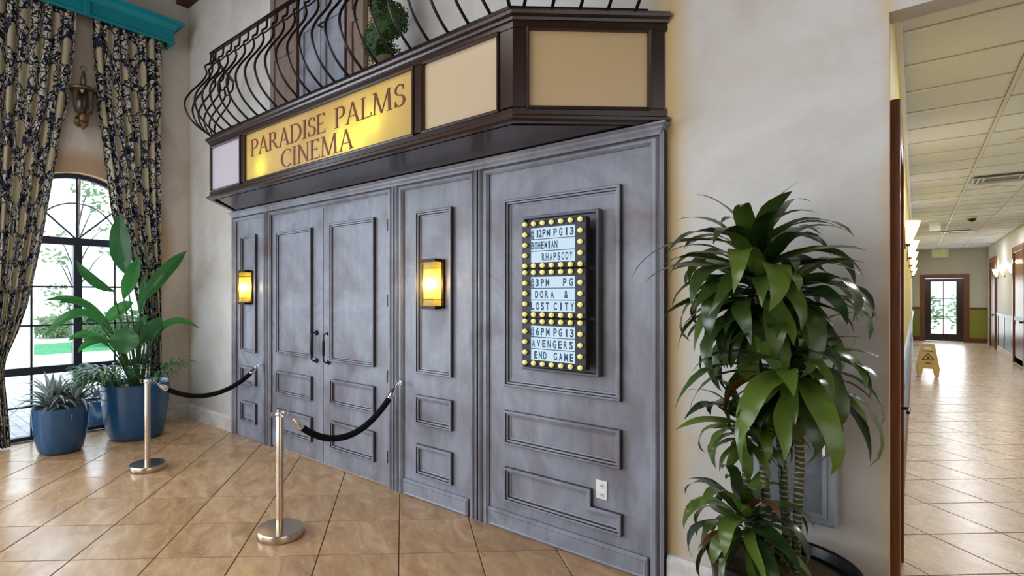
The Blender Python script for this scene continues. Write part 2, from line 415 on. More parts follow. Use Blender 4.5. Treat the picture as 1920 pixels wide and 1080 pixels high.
    def frame(s, outline, prof, y, groove_shade=()):
        """moulding following a rectilinear outline [(x,z)] (counter-clockwise) on a wall facing -Y;
        prof = [(inset, protrusion)]"""
        n = len(outline); rings = []
        for ins, pr in prof:
            ring = []
            for i in range(n):
                p0, p1, p2 = outline[i - 1], outline[i], outline[(i + 1) % n]
                d1 = Vector((p1[0] - p0[0], p1[1] - p0[1])).normalized(); d2 = Vector((p2[0] - p1[0], p2[1] - p1[1])).normalized()
                n1 = Vector((-d1.y, d1.x)); n2 = Vector((-d2.y, d2.x))
                m = n1 + n2; m = m / max(m.dot(n1), .2)
                ring.append((p1[0] + m.x * ins, y - pr, p1[1] + m.y * ins))
            rings.append(ring)
        vs = [p for rg in rings for p in rg]; fs = []
        for i in range(len(rings) - 1):
            for k in range(n):
                if i in groove_shade: s.gl.add(len(s.f) + len(fs))
                fs.append((i * n + k, i * n + (k + 1) % n, (i + 1) * n + (k + 1) % n, (i + 1) * n + k))
        s.add(vs, fs); return s
    def sweep(s, path, prof, closed=False):
        """profile [(out, z)] swept along plan path [(x,y)]; out = right-hand side of travel"""
        n = len(path); rings = []
        for i in range(n):
            p = Vector(path[i])
            d1 = (Vector(path[i]) - Vector(path[i - 1])).normalized() if (i > 0 or closed) else None
            d2 = (Vector(path[(i + 1) % n]) - Vector(path[i])).normalized() if (i < n - 1 or closed) else None
            d1 = d1 if d1 is not None else d2; d2 = d2 if d2 is not None else d1
            n1 = Vector((d1.y, -d1.x)); n2 = Vector((d2.y, -d2.x)); m = n1 + n2; m = m / m.dot(n1)
            rings.append([(p.x + m.x * o, p.y + m.y * o, z) for o, z in prof])
        k = len(prof); vs = [q for rg in rings for q in rg]; fs = []
        for i in range(n - 1 if not closed else n):
            j = (i + 1) % n
            for a in range(k): fs.append((i * k + a, i * k + (a + 1) % k, j * k + (a + 1) % k, j * k + a))
        if not closed: fs += [tuple(range(k - 1, -1, -1)), tuple(range((n - 1) * k, n * k))]
        s.add(vs, fs); return s
    def mesh(s, name, mat):
        me = bpy.data.meshes.new(name); me.from_pydata(s.v, [], s.f)
        if mat: me.materials.append(M[mat] if isinstance(mat, str) else mat)
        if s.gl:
            me.materials.append(M['groove_shade'])
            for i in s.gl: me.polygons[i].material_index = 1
        me.polygons.foreach_set('use_smooth', s.smooth)
        bm = bmesh.new(); bm.from_mesh(me); bmesh.ops.recalc_face_normals(bm, faces=bm.faces); bm.to_mesh(me); bm.free()
        if any(s.smooth):
            try: me.set_sharp_from_angle(angle=R(40))
            except Exception: pass
        me.update(); return me
    def build(s, name, mat, parent=None, label=None, **kw):
        """vertices are in the parent's local space"""
        o = bpy.data.objects.new(name, s.mesh(name, mat)); col.objects.link(o)
        if parent: o.parent = parent
        meta(o, label, kw.get('cat'), kw.get('group'), kw.get('kind'))
        return o
def link(name, me, parent=None, loc=(0, 0, 0), rot=None, scale=None, mat4=None):
    o = bpy.data.objects.new(name, me); col.objects.link(o)
    if parent: o.parent = parent
    if mat4 is not None: o.matrix_local = mat4
    else:
        o.location = loc
        if rot: o.rotation_euler = rot
        if scale: o.scale = scale
    return o
def struct(mb, name, mat, parent=None):
    o = mb.build(name, mat, parent)
    if not parent: o['kind'] = 'structure'
    return o
def clip(poly, x0, y0, x1, y1):
    def cut(P, f, inter):
        out = []
        for i in range(len(P)):
            a, b = P[i - 1], P[i]
            if f(b):
                if not f(a): out.append(inter(a, b))
                out.append(b)
            elif f(a): out.append(inter(a, b))
        return out
    def ix(v): return lambda a, b: (v, a[1] + (b[1] - a[1]) * (v - a[0]) / (b[0] - a[0]))
    def iy(v): return lambda a, b: (a[0] + (b[0] - a[0]) * (v - a[1]) / (b[1] - a[1]), v)
    for f, it in ((lambda p: p[0] >= x0, ix(x0)), (lambda p: p[0] <= x1, ix(x1)), (lambda p: p[1] >= y0, iy(y0)), (lambda p: p[1] <= y1, iy(y1))):
        if poly: poly = cut(poly, f, it)
    return poly
def area(P): return abs(sum(P[i - 1][0] * P[i][1] - P[i][0] * P[i - 1][1] for i in range(len(P)))) / 2
def pix(x, y, Y=None, X=None, Z=None):
    """point of the place seen at photo pixel (x,y) on a given plane: used once to read positions off the photo"""
    th = R(42.51); k = (x - 798.3) / FPX
    d = Vector((-math.sin(th) + math.cos(th) * k, math.cos(th) + math.sin(th) * k, -(y - 552.4) / FPX))
    t = Y / d.y if Y is not None else (X / d.x if X is not None else (Z - 1.6) / d.z)
    return Vector((d.x * t, d.y * t, 1.6 + d.z * t))

# ================================================================== THE SETTING
XL, YW, XC, XR = -7.07, 3.08, -0.085, 1.75      # window wall, cinema wall, corridor walls
Y_END, Z_CORR, Z_LOB = 25.5, 3.15, 5.46
# ---- floor with every tile in view
fl = struct(MB().box((XL - .1, -5, -.08), (4, YW + .02, -.006)).box((XC - .02, YW - .02, -.08), (XR, Y_END, -.006)), 'floor', 'grout')
S2 = math.sqrt(.5)
lobby, hall = [], []
def grid(px, py, ox, oy, rect, out, gap=.0034):
    for i in range(-40, 60):
        for j in range(-40, 60):
            a0, a1 = ox + i * px + gap, ox + (i + 1) * px - gap; b0, b1 = oy + j * py + gap, oy + (j + 1) * py - gap
            P = [((a - b) * S2, (a + b) * S2) for a, b in ((a0, b0), (a1, b0), (a1, b1), (a0, b1))]
            if max(p[0] for p in P) < rect[0] or min(p[0] for p in P) > rect[2] or max(p[1] for p in P) < rect[1] or min(p[1] for p in P) > rect[3]: continue
            P = clip(P, *rect)
            if len(P) >= 3 and area(P) > .002: out.append(P)
grid(.4945, .494, -.022, 3.31, (XL + .002, -4.98, 3.98, YW + .01), lobby)
grid(.506, .503, 3.51, 3.42, (XC + .004, YW + .014, XR - .004, Y_END - .004), hall)
def tile_solid(mb, P, top):
    n = len(P); cx = sum(p[0] for p in P) / n; cy = sum(p[1] for p in P) / n
    ins = [(p[0] + (cx - p[0]) * .012, p[1] + (cy - p[1]) * .012) for p in P]
    mb.add([(x, y, -.0065) for x, y in P] + [(x, y, top - .0016) for x, y in P] + [(x, y, top) for x, y in ins],
           [tuple(range(2 * n, 3 * n))] + [(i, (i + 1) % n, n + (i + 1) % n, n + i) for i in range(n)] + [(n + i, n + (i + 1) % n, 2 * n + (i + 1) % n, 2 * n + i) for i in range(n)])
def seen(P):
    cx = sum(p[0] for p in P) / len(P); cy = sum(p[1] for p in P) / len(P); th = R(42.51)
    z = -cx * math.sin(th) + cy * math.cos(th); x = cx * math.cos(th) + cy * math.sin(th)
    if z < .6: return 0
    px, py = 798 + FPX * x / z, 552 + FPX * 1.6 / z
    return z if -220 < px < 2100 and py < 1290 else 0
rl = sorted([(seen(P), P) for P in lobby if seen(P)], key=lambda t: t[0])[:135]
rh = sorted([(seen(P), P) for P in hall if seen(P)], key=lambda t: t[0])[:160]
chosen = {id(P) for _, P in rl} | {id(P) for _, P in rh}
for lst, mt in ((lobby, 'tile'), (hall, 'tile_pale')):
    rest = MB()
    for P in lst:
        top = random.uniform(-.0004, .0004)
        if id(P) in chosen:
            m = MB(); tile_solid(m, P, top); m.build('tile', mt, fl)
        else: tile_solid(rest, P, top)
    rest.build('tile_field', mt, fl, kind='stuff')

# ---- lobby walls
wf = MB(); T = .14
wf.box((XL - .3, YW, 0), (XC, YW + T, Z_LOB)); wf.box((XC, YW, 2.83), (XR + .1, YW + T, Z_LOB)); wf.box((XR, YW, 0), (4.1, YW + T, Z_LOB))
struct(wf, 'wall_front', 'plaster')
# window wall with its arched opening
CY, CZ, AR = 1.845, 2.2, .80
wl = MB(); x0, x1 = XL - .26, XL
N = 24
arc = [(CY + AR * math.cos(PI * k / N), CZ + AR * math.sin(PI * k / N)) for k in range(N + 1)]   # from +Y to -Y
def wallpiece(pts):
    n = len(pts)
    wl.add([(x1, y, z) for y, z in pts] + [(x0, y, z) for y, z in pts], [tuple(range(n)), tuple(range(2 * n - 1, n - 1, -1))] + [(i, n + i, n + (i + 1) % n, (i + 1) % n) for i in range(n)])
wallpiece([(-5, 0), (CY - AR, 0), (CY - AR, Z_LOB), (-5, Z_LOB)]); wallpiece([(CY + AR, 0), (YW + T, 0), (YW + T, Z_LOB), (CY + AR, Z_LOB)])
for k in range(N):
    (ya, za), (yb, zb) = arc[k], arc[k + 1]
    wallpiece([(yb, zb), (ya, za), (ya, Z_LOB), (yb, Z_LOB)])
struct(wl, 'wall_left', 'plaster_left')
struct(MB().box((XL - .3, -5.15, 0), (4.1, -5, Z_LOB)), 'wall_back', 'plaster')
struct(MB().box((4, -5.1, 0), (4.15, YW + T, Z_LOB)), 'wall_right', 'plaster')
cl = struct(MB().box((XL - .3, -5.15, Z_LOB), (4.15, YW + T, Z_LOB + .1)), 'ceiling', 'ceilwood')
struct(MB().box((XL, YW - .16, Z_LOB - .09), (4, YW, Z_LOB)), 'trim_1', 'ceilwood')
# stone base boards
bp = [(0, 0), (.035, 0), (.035, .15), (.02, .172), (0, .175)]
struct(MB().sweep([(XL, CY + AR + .02), (XL, YW)], bp), 'baseboard_left', 'stone')
struct(MB().sweep([(XL, YW), (-5.83, YW)], bp), 'baseboard_front', 'stone')
struct(MB().sweep([(-1.004, YW), (XC, YW)], bp), 'baseboard_right', 'stone')

# ---- arched window
XW = XL - .15
win = bpy.data.objects.new('window_1', None); col.objects.link(win); win['kind'] = 'structure'
def yz_bar(mb, y0, z0, y1, z1, t, d0, d1):
    d = Vector((y1 - y0, z1 - z0)).normalized(); n = Vector((-d.y, d.x)) * t / 2
    P = [(y0 + n.x, z0 + n.y), (y0 - n.x, z0 - n.y), (y1 - n.x, z1 - n.y), (y1 + n.x, z1 + n.y)]
    mb.add([(d0, y, z) for y, z in P] + [(d1, y, z) for y, z in P], [(0, 1, 2, 3), (7, 6, 5, 4), (0, 4, 5, 1), (1, 5, 6, 2), (2, 6, 7, 3), (3, 7, 4, 0)])
fr = MB()
for k in range(N):
    a0, a1 = PI * k / N, PI * (k + 1) / N
    vs = []
    for xx in (XW - .03, XW + .04):
        for rr in (AR, AR - .05):
            for a in (a0, a1): vs.append((xx, CY + rr * math.cos(a), CZ + rr * math.sin(a)))
    fr.add(vs, [(0, 1, 3, 2), (4, 6, 7, 5), (0, 4, 5, 1), (2, 3, 7, 6), (0, 2, 6, 4), (1, 5, 7, 3)])
for s in (-1, 1): yz_bar(fr, CY + s * (AR - .025), 0, CY + s * (AR - .025), CZ, .05, XW - .03, XW + .04)
yz_bar(fr, CY - AR, .02, CY + AR, .02, .04, XW - .03, XW + .04)
fr.build('window_frame', 'winframe', win)
b = MB(); yz_bar(b, CY - AR, 2.215, CY + AR, 2.215, .085, XW - .03, XW + .035); b.build('transom', 'winframe', win)
b = MB(); yz_bar(b, CY, 0, CY, 2.2, .088, XW - .03, XW + .05); b.build('mullion', 'winframe', win)
b = MB(); yz_bar(b, CY - AR, .755, CY + AR, .755, .085, XW - .03, XW + .035); b.build('rail', 'winframe', win)
for z in (1.255, 1.69, .36):
    b = MB(); yz_bar(b, CY - AR, z, CY + AR, z, .02, XW - .01, XW + .012); b.build('muntin', 'winframe', win)
for y in (CY - .435, CY + .40):
    b = MB(); yz_bar(b, y, 0, y, 2.2, .02, XW - .01, XW + .012); b.build('muntin', 'winframe', win)
b = MB(); yz_bar(b, CY, 2.2, CY, 3.0, .018, XW - .01, XW + .012); b.build('muntin', 'winframe', win)
for s in (-1, 1):
    b = MB(); yz_bar(b, CY, 2.24, CY + s * .53, 2.24 + .5, .018, XW - .01, XW + .012); b.build('muntin', 'winframe', win)
b = MB(); b.tube([(XW, CY + .43 * math.cos(a), 2.235 + .43 * math.sin(a)) for a in [PI * i / 16 for i in range(17)]], .009, 6); b.build('muntin', 'winframe', win)
# panes
g = MB(); g.add([(XW, y, z) for y, z in arc], [tuple(range(N + 1))]); g.build('pane', 'clear', win)
for ya, yb in ((CY - AR, CY), (CY, CY + AR)):
    for za, zb in ((.03, .75), (.75, 2.2)):
        g = MB(); g.add([(XW, ya, za), (XW, yb, za), (XW, yb, zb), (XW, ya, zb)], [(0, 1, 2, 3)]); g.build('pane', 'clear', win)

# ---- corridor shell
def cwall(name, x, s, lower, upper, doors, segs):
    m = MB(); m.box((min(x, x + s * .12), YW + T, 0), (max(x, x + s * .12), Y_END, Z_CORR + .2)); return m
struct(MB().box((XC - .12, YW + T, 0), (XC, Y_END, Z_CORR + .2)), 'wall_corridor_left', 'yellow_wall')
wr = struct(MB().box((XR, YW + T, 0), (XR + .12, Y_END, Z_CORR + .2)), 'wall_corridor_right', 'corridor_wall')
we = struct(MB().box((XC - .12, Y_END, 0), (.184, Y_END + .15, Z_CORR + .2)).box((1.26, Y_END, 0), (XR + .12, Y_END + .15, Z_CORR + .2)).box((.184, Y_END, 2.21), (1.26, Y_END + .15, Z_CORR + .2)), 'wall_corridor_end', 'corridor_wall')
MB().box((XC, Y_END - .006, .12), (.18, Y_END, 1.1)).build('wainscot', 'green_paint', we)
MB().box((1.27, Y_END - .006, .12), (XR, Y_END, 1.1)).build('wainscot', 'green_paint', we)
struct(MB().box((XC, Y_END - .03, 1.1), (.11, Y_END, 1.17)).box((1.33, Y_END - .03, 1.1), (XR, Y_END, 1.17)), 'trim_2', 'mahogany')
struct(MB().box((XC, Y_END - .03, 0), (.11, Y_END, .14)).box((1.33, Y_END - .03, 0), (XR, Y_END, .14)), 'baseboard_end', 'mahogany')
# left wall: dark wainscot, glossy pale chair rail, mahogany base
struct(MB().sweep([(XC, 4.62), (XC, Y_END)], [(0, 0), (.02, 0), (.02, .16), (.01, .18), (0, .18)]), 'baseboard_corridor', 'mahogany')
struct(MB().box((XC, 4.62, .18), (XC + .008, Y_END, .95)), 'trim_3', 'bluegrey_paint')
struct(MB().sweep([(XC, 4.62), (XC, Y_END)], [(0, .95), (.02, .95), (.035, .99), (.035, 1.02), (.02, 1.06), (0, 1.06)]), 'trim_4', 'bluegrey_paint')
# right wall: pale rail with framed grey panels between the doors
rp = struct(MB().box((XR - .008, 8, .14), (XR, 22.4, 1.0)), 'trim_5', 'bluegrey_paint')
struct(MB().box((XR - .035, 8, 1.0), (XR, 22.4, 1.09)), 'trim_6', 'bluegrey_paint')
struct(MB().box((XR - .02, 8, 0), (XR, 22.4, .14)), 'baseboard_corridor.001', 'white_stone')
for y in (19.3, 20.9, 22.3): MB().box((XR - .02, y - .07, .14), (XR - .008, y + .07, 1.0)).build('wainscot_stile', 'mahogany', rp)
# ceiling: tees and every panel
cc = struct(MB().box((XC - .12, YW + T, Z_CORR + .035), (XR + .12, Y_END + .1, Z_CORR + .2)), 'ceiling_corridor', 'ceil_panel')
cols = [XC + .0, .53, 1.15, XR]; PY = .64; Y0 = 4.25 - PY * 1
tees = MB()
for x in cols[1:3]: tees.box((x - .012, YW + T, Z_CORR - .004), (x + .012, Y_END, Z_CORR + .012))
ny = int((Y_END - Y0) / PY) + 1
for k in range(ny):
    y = Y0 + k * PY
    if y < Y_END: tees.box((XC, y - .012, Z_CORR - .003), (XR, y + .012, Z_CORR + .012))
tees.build('ceiling_grid', 'ceil_tee', cc)
holes = [(1, 10.4)]
for k in range(-1, ny):
    y = Y0 + k * PY
    ya, yb = max(y + .014, YW + T + .002), min(y + PY - .014, Y_END - .002)
    if yb - ya < .05: continue
    for c in range(3):
        xa, xb = cols[c] + .014, cols[c + 1] - .014
        MB().bbox((xa, ya, Z_CORR + .004), (xb, yb, Z_CORR + .022), .004).build('panel', 'ceil_panel', cc)
struct(MB().box((XC, YW + T, Z_CORR - .03), (XC + .03, Y_END, Z_CORR + .003)), 'trim_7', 'ceil_tee')

# ---- corridor doors
def door_empty(name):
    o = bpy.data.objects.new(name, None); col.objects.link(o); o['kind'] = 'structure'; return o
# near door in the left corridor wall, seen edge-on
d = door_empty('door_1')
MB().bbox((XC, 3.235, 0), (XC + .034, 3.36, 2.49)).build('casing', 'mahogany', d)
MB().bbox((XC, 4.27, 0), (XC + .034, 4.39, 2.49)).build('casing', 'mahogany', d)
MB().bbox((XC, 3.36, 2.37), (XC + .03, 4.27, 2.49)).build('casing', 'mahogany', d)
MB().bbox((XC, 3.365, .01), (XC + .012, 4.265, 2.365)).build('door_leaf', 'mahogany', d)
h = MB(); h.lathe([(.001, -.004), (.026, -.002), (.026, .004), (.01, .008), (.01, .05), (.001, .052)], M_=Matrix.Translation((XC + .012, 4.1, .95)) @ Matrix.Rotation(R(90), 4, 'Y'), n=14)
h.tube([(XC + .055, 4.1, .95), (XC + .058, 4.05, .952), (XC + .055, 3.97, .948)], .009, 8); h.build('lever_handle', 'bronze', d)
# end door with bright glass
d = door_empty('door_2')
y0, y1 = Y_END - .03, Y_END + .1
MB().bbox((.11, y0, 0), (.25, y1, 2.29)).build('casing', 'mahogany', d)
MB().bbox((1.19, y0, 0), (1.33, y1, 2.29)).build('casing', 'mahogany', d)
MB().bbox((.25, y0, 2.16), (1.19, y1, 2.29)).build('casing', 'mahogany', d)
m = MB(); m.box((.25, Y_END, .01), (.39, Y_END + .05, 2.15)).box((1.02, Y_END, .01), (1.19, Y_END + .05, 2.15)).box((.39, Y_END, .01), (1.02, Y_END + .05, .25)).box((.39, Y_END, 2.05), (1.02, Y_END + .05, 2.15))
m.build('door_leaf', 'espresso', d)
MB().box((.39, Y_END + .02, .25), (1.02, Y_END + .024, 2.05)).build('pane', 'clear', d)
for z in (.85, 1.45): MB().box((.39, Y_END + .01, z - .01), (1.02, Y_END + .03, z + .01)).build('muntin', 'blackmetal', d)
MB().box((.69, Y_END + .01, .25), (.71, Y_END + .03, 2.05)).build('muntin', 'blackmetal', d)
# right-hand doors
def side_door(name, ya, yb):
    d = door_empty(name)
    for a, b in ((ya, ya + .14), (yb - .14, yb)): MB().bbox((XR - .05, a, 0), (XR, b, 2.72)).build('casing', 'mahogany', d)
    MB().bbox((XR - .05, ya + .14, 2.58), (XR, yb - .14, 2.72)).build('casing', 'mahogany', d)
    lf = MB().bbox((XR - .02, ya + .142, .01), (XR, yb - .142, 2.575)).build('door_leaf', 'mahogany', d)
    for za, zb in ((.2, .9), (1.05, 2.4)):
        pm = MB(); pm.box((XR - .026, ya + .28, za), (XR - .0195, yb - .28, zb)); pm.build('door_panel', 'mahogany', d)
    k = MB(); k.sphere((XR - .07, ya + .22, 1.0), .03); k.tube([(XR - .02, ya + .22, 1.0), (XR - .07, ya + .22, 1.0)], .01, 8); k.build('door_knob', 'brass', d)
side_door('door_3', 22.75, 24.3)
side_door('door_4', 17.0, 18.9)

# ---- balcony door and shutters on the upper wall
def slab(parent, nm, xa, xb, za, zb, y, mat, rails):
    MB().bbox((xa, y, za), (xb, YW, zb), .006).build(nm, mat, parent)
    m = MB()
    edges = [za] + rails + [zb]
    m.box((xa + .004, y - .018, za), (xa + .07, y, zb)).box((xb - .07, y - .018, za), (xb - .004, y, zb))
    for r_ in edges:
        z0_, z1_ = max(za, r_ - .05), min(zb, r_ + .05); m.box((xa + .07, y - .018, z0_), (xb - .07, y, z1_))
    m.build('stile_and_rail', mat, parent)
M['shutter'] = darkwood('shutter_wood', srgb(104, 88, 80), srgb(136, 116, 106), .5, (2, 2, .4))
d = door_empty('door_5')
slab(d, 'door_leaf', -4.47, -4.12, 3.15, 5.2, 3.05, 'bluewood', [4.2]); slab(d, 'door_leaf', -4.115, -3.765, 3.15, 5.2, 3.05, 'bluewood', [4.2])
h = MB(); h.tube([(-4.09, 3.03, 4.1), (-4.09, 2.98, 4.1), (-4.0, 2.98, 4.1)], .009, 8); h.build('lever_handle', 'blackmetal', d)
m = MB(); m.box((-4.5, 3.03, 3.14), (-4.47, YW, 5.25)); m.box((-3.765, 3.03, 3.14), (-3.735, YW, 5.25)); m.build('door_frame', 'espresso', d)
slab(d, 'shutter', -4.99, -4.51, 3.15, 5.2, 3.045, 'shutter', [4.08]); slab(d, 'shutter', -3.73, -3.50, 3.15, 5.2, 3.045, 'shutter', [4.05])

# ================================================================== CINEMA FRONT
CAS = [(0, 0), (0, .05), (.012, .055), (.02, .04), (.03, .04), (.036, .048), (.05, .048), (.062, .03), (.062, 0)]
fac = empty('cinema_panelling', (0, 0, 0), 'blue-grey washed wooden panelling with cornice around the cinema double doors', 'panelling')
PAN = YW - .02
def local(o): return o
bays = [(-5.82, -5.10), (-5.088, -3.135), (-3.12, -2.29), (-2.276, -1.013)]
for i, (a, b) in enumerate(bays):
    wl_ = .11 if i == 0 else (.085 if i == 3 else .08)
    if i != 1: MB().box((a + .005, PAN, 0), (b - .005, YW, 2.5)).build('back_panel', 'bluewood', fac)
    else: MB().box((a + .005, PAN + .002, 2.42), (b - .005, YW, 2.5)).build('back_panel', 'bluewood', fac)
    # casing: left post, head, right post, moulded
    sc = wl_ / .062 if i == 0 else 1.25
    prof = [(p * sc * .9, q) for p, q in CAS]
    wr_ = [(0, 0), (0, .05), (.01, .055), (.018, .04), (.03, .04), (.036, .048), (.055, .048), (.062, .03), (.062, 0)]
    sr = 1.3
    out = [(a, 0), (b, 0), (b, 2.505), (a, 2.505)]
    m = MB()
    # posts and head as a mitred three-sided frame
    rings = []
    for (pl, ql) in CAS:
        il = pl * (1.25 if i == 0 else 1.3); ir = pl * (1.3 if i in (1, 3) else 1.2); it = pl * 1.12
        rings.append([(a + il, PAN - ql + .02, 0), (a + il, PAN - ql + .02, 2.505 - it), (b - ir, PAN - ql + .02, 2.505 - it), (b - ir, PAN - ql + .02, 0)])
    vs = [p for rg in rings for p in rg]; fs = []
    for r_ in range(len(rings) - 1):
        for k in range(3): fs.append((r_ * 4 + k, r_ * 4 + k + 1, (r_ + 1) * 4 + k + 1, (r_ + 1) * 4 + k))
    m.gl = {r_ * 3 + k for r_ in (0, 3, 7) for k in range(3)}  # casing faces coloured dark as recess shade
    m.add(vs, fs); m.build('casing', 'bluewood', fac)
for a in (-5.094, -3.1275, -2.283): MB().box((a - .004, 3.062, 0), (a + .004, YW, 2.505)).build('reveal_strip', 'espresso', fac)
# cornice
m = MB(); m.sweep([(-5.80, YW), (-5.80, PAN - .035), (-1.03, PAN - .035), (-1.03, YW)][::-1], [(0, 2.48), (0, 2.542), (-.035, 2.542), (-.035, 2.532), (-.022, 2.522), (-.018, 2.51), (-.006, 2.495)][::1])
m.build('cornice', 'bluewood', fac)
# skirting boards of the two right bays
for a, b in ((-3.035, -2.375), (-2.195, -1.10)):
    m = MB(); m.bbox((a, PAN - .028, .001), (b, PAN, .128), .008); m.frame([(a + .012, .012), (b - .012, .012), (b - .012, .115), (a + .012, .115)], [(0, .028), (.004, .032), (.012, .028)], PAN)
    m.build('skirting', 'bluewood', fac)
m = MB(); m.bbox((-5.70, PAN - .01, .001), (-5.18, PAN, .11), .003); m.build('skirting', 'bluewood', fac)
SHADE_SEGS = (0, 3, 5)  # profile faces that get the painted recess shade
PM = [(0, 0), (0, .028), (.005, .034), (.016, .034), (.020, .024), (.030, .022), (.034, .006), (.044, .004), (.046, 0)]
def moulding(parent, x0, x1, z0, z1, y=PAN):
    return MB().frame([(x0, z0), (x1, z0), (x1, z1), (x0, z1)], PM, y, SHADE_SEGS).build('panel_moulding', 'bluewood', parent)
for z0, z1 in ((.965, 2.258), (.60, .80), (.18, .41)): moulding(fac, -5.624, -5.30, z0, z1)
for z0, z1 in ((.985, 2.25), (.59, .815), (.19, .43)): moulding(fac, -2.894, -2.525, z0, z1)
for z0, z1 in ((.98, 2.24), (.588, .815)): moulding(fac, -2.062, -1.256, z0, z1)
MB().frame([(-2.062, .20), (-1.251, .20), (-1.251, .327), (-1.437, .327), (-1.437, .43), (-2.062, .43)], PM, PAN, SHADE_SEGS).build('panel_moulding', 'bluewood', fac)
# doors
def leaf(x0, x1, label, pm, hx, hinge_x):
    o = empty('cinema_door', ((x0 + x1) / 2, 3.07, 0), label, 'door', 'cinema double door leaves'); ox = (x0 + x1) / 2
    L = lambda x: x - ox
    MB().bbox((L(x0), -.005, .012), (L(x1), .01, 2.425), .003).build('door_panel', 'bluewood', o)
    for a, b, z0, z1 in pm: MB().frame([(L(a), z0), (L(b), z0), (L(b), z1), (L(a), z1)], PM, -.005, SHADE_SEGS).build('panel_moulding', 'bluewood', o)
    h = MB()
    h.tube([(L(hx), -.005, 1.235), (L(hx), -.045, 1.24), (L(hx), -.068, 1.225), (L(hx), -.072, 1.20), (L(hx), -.072, 1.18)], [.007] * 5, 8)
    h.tube([(L(hx), -.072, 1.185), (L(hx), -.072, 1.16), (L(hx), -.072, 1.11), (L(hx), -.072, 1.05), (L(hx), -.072, 1.025)], [.008, .012, .0135, .012, .008], 10)
    h.tube([(L(hx), -.005, .97), (L(hx), -.045, .967), (L(hx), -.068, .985), (L(hx), -.072, 1.01), (L(hx), -.072, 1.03)], [.007] * 5, 8)
    for z in (1.235, .97): h.lathe([(.001, 0), (.024, 0), (.024, .012), (.012, .022), (.001, .024)], M_=Matrix.Translation((L(hx), -.004, z)) @ Matrix.Rotation(R(90), 4, 'X'), n=14)
    h.build('pull_handle', 'blackmetal', o, 'black pull handle')
    for z in (2.18, 1.55, .92, .25):
        MB().tube([(L(hinge_x), -.008, z - .05), (L(hinge_x), -.008, z + .05)], .008, 8).build('hinge', 'blackmetal', o)
leaf(-5.02, -4.124, 'left leaf of the blue-grey panelled double door, beside the narrow sconce panel', [(-4.905, -4.285, .99, 2.245), (-4.905, -4.285, .58, .81), (-4.905, -4.285, .18, .42)], -4.22, -5.012)
leaf(-4.118, -3.222, 'right leaf of the blue-grey panelled double door, behind the near rope', [(-4.0, -3.385, .985, 2.255), (-3.99, -3.385, .59, .82), (-3.99, -3.385, .18, .435)], -4.03, -3.232)

# outlet
o = empty('power_outlet', (-1.38, PAN, .436), 'white double power outlet low on the panelling beside the stepped moulding', 'outlet')
MB().bbox((-.036, -.007, -.056), (.036, 0, .056), .003).build('cover_plate', 'white_plastic', o)
for z in (-.026, .026):
    s = MB().lathe([(.001, 0), (.017, 0), (.017, .003), (.001, .0035)], M_=Matrix.Translation((0, -.007, z)) @ Matrix.Rotation(R(90), 4, 'X'), n=14).build('socket', 'white_plastic', o)
    MB().box((-.008, -.0115, z - .006), (-.005, -.0102, z + .006)).box((.005, -.0115, z - .005), (.008, -.0102, z + .005)).build('slot', 'black_print', s)

# ================================================================== CANOPY
A_, B_, C_, D_ = (-5.80, YW), (-5.19, 2.47), (-1.62, 2.47), (-1.01, YW)
cp = [A_, B_, C_, D_]                                                # right-hand side of travel is... inward/outward handled by sign
can = empty('marquee_canopy', (0, 0, 0), 'dark brown canopy box over the doors with cream panels and gold name sign', 'canopy')
O = 1      # outwards of the path A-B-C-D is the right-hand side
MB().prism([(-5.72, YW), (-5.13, 2.53), (-1.68, 2.53), (-1.09, YW)], 2.549, 2.61).build('soffit', 'espresso', can)
MB().prism([(-5.72, YW), (-5.13, 2.53), (-1.68, 2.53), (-1.09, YW)], 3.07, 3.125).build('balcony_deck', 'espresso', can)
MB().prism([(-5.72, YW), (-5.10, 2.60), (-1.71, 2.60), (-1.09, YW)], 2.61, 3.07).build('core', 'white_plastic', can)
def rail(z0, z1): return MB().sweep(cp, [(0, z0), (0, z1), (-.05, z1), (-.05, z0)])
rail(2.575, 2.628).build('bottom_rail', 'espresso', can); rail(3.055, 3.105).build('top_rail', 'espresso', can)
MB().sweep(cp, [(-.03, 2.545), (.012, 2.545), (.026, 2.556), (.026, 2.572), (.012, 2.582), (-.03, 2.582)]).build('bottom_moulding', 'espresso', can)
MB().sweep(cp, [(-.03, 3.098), (.012, 3.098), (.016, 3.112), (.034, 3.122), (.038, 3.138), (.03, 3.15), (-.06, 3.15)]).build('top_moulding', 'espresso', can)
def seg_box(mb, P, Q, s0, s1, o0, o1, z0, z1):
    P, Q = Vector(P), Vector(Q); d = (Q - P).normalized(); n = Vector((d.y, -d.x))
    pts = [P + d * s0 + n * o0, P + d * s1 + n * o0, P + d * s1 + n * o1, P + d * s0 + n * o1]
    mb.prism([(p.x, p.y) for p in pts], z0, z1); return mb
def seg_len(P, Q): return (Vector(Q) - Vector(P)).length
xs = lambda x: x + 5.19
for s0, s1 in ((0.0, xs(-5.155)), (xs(-4.585), xs(-4.495)), (xs(-2.38), xs(-2.285)), (xs(-1.72), seg_len(B_, C_))):
    seg_box(MB(), B_, C_, s0, s1, 0, -.05, 2.62, 3.06).build('stile', 'espresso', can)
Lc = seg_len(C_, D_)
for s0, s1 in ((0, .085), (Lc - .105, Lc - .02)): seg_box(MB(), C_, D_, s0, s1, 0, -.05, 2.62, 3.06).build('stile', 'espresso', can)
for s0, s1 in ((0.02, .105), (Lc - .085, Lc)): seg_box(MB(), A_, B_, s0, s1, 0, -.05, 2.62, 3.06).build('stile', 'espresso', can)
BEAD = [(0, 0), (0, .010), (.008, .014), (.016, .008), (.016, -.012)]
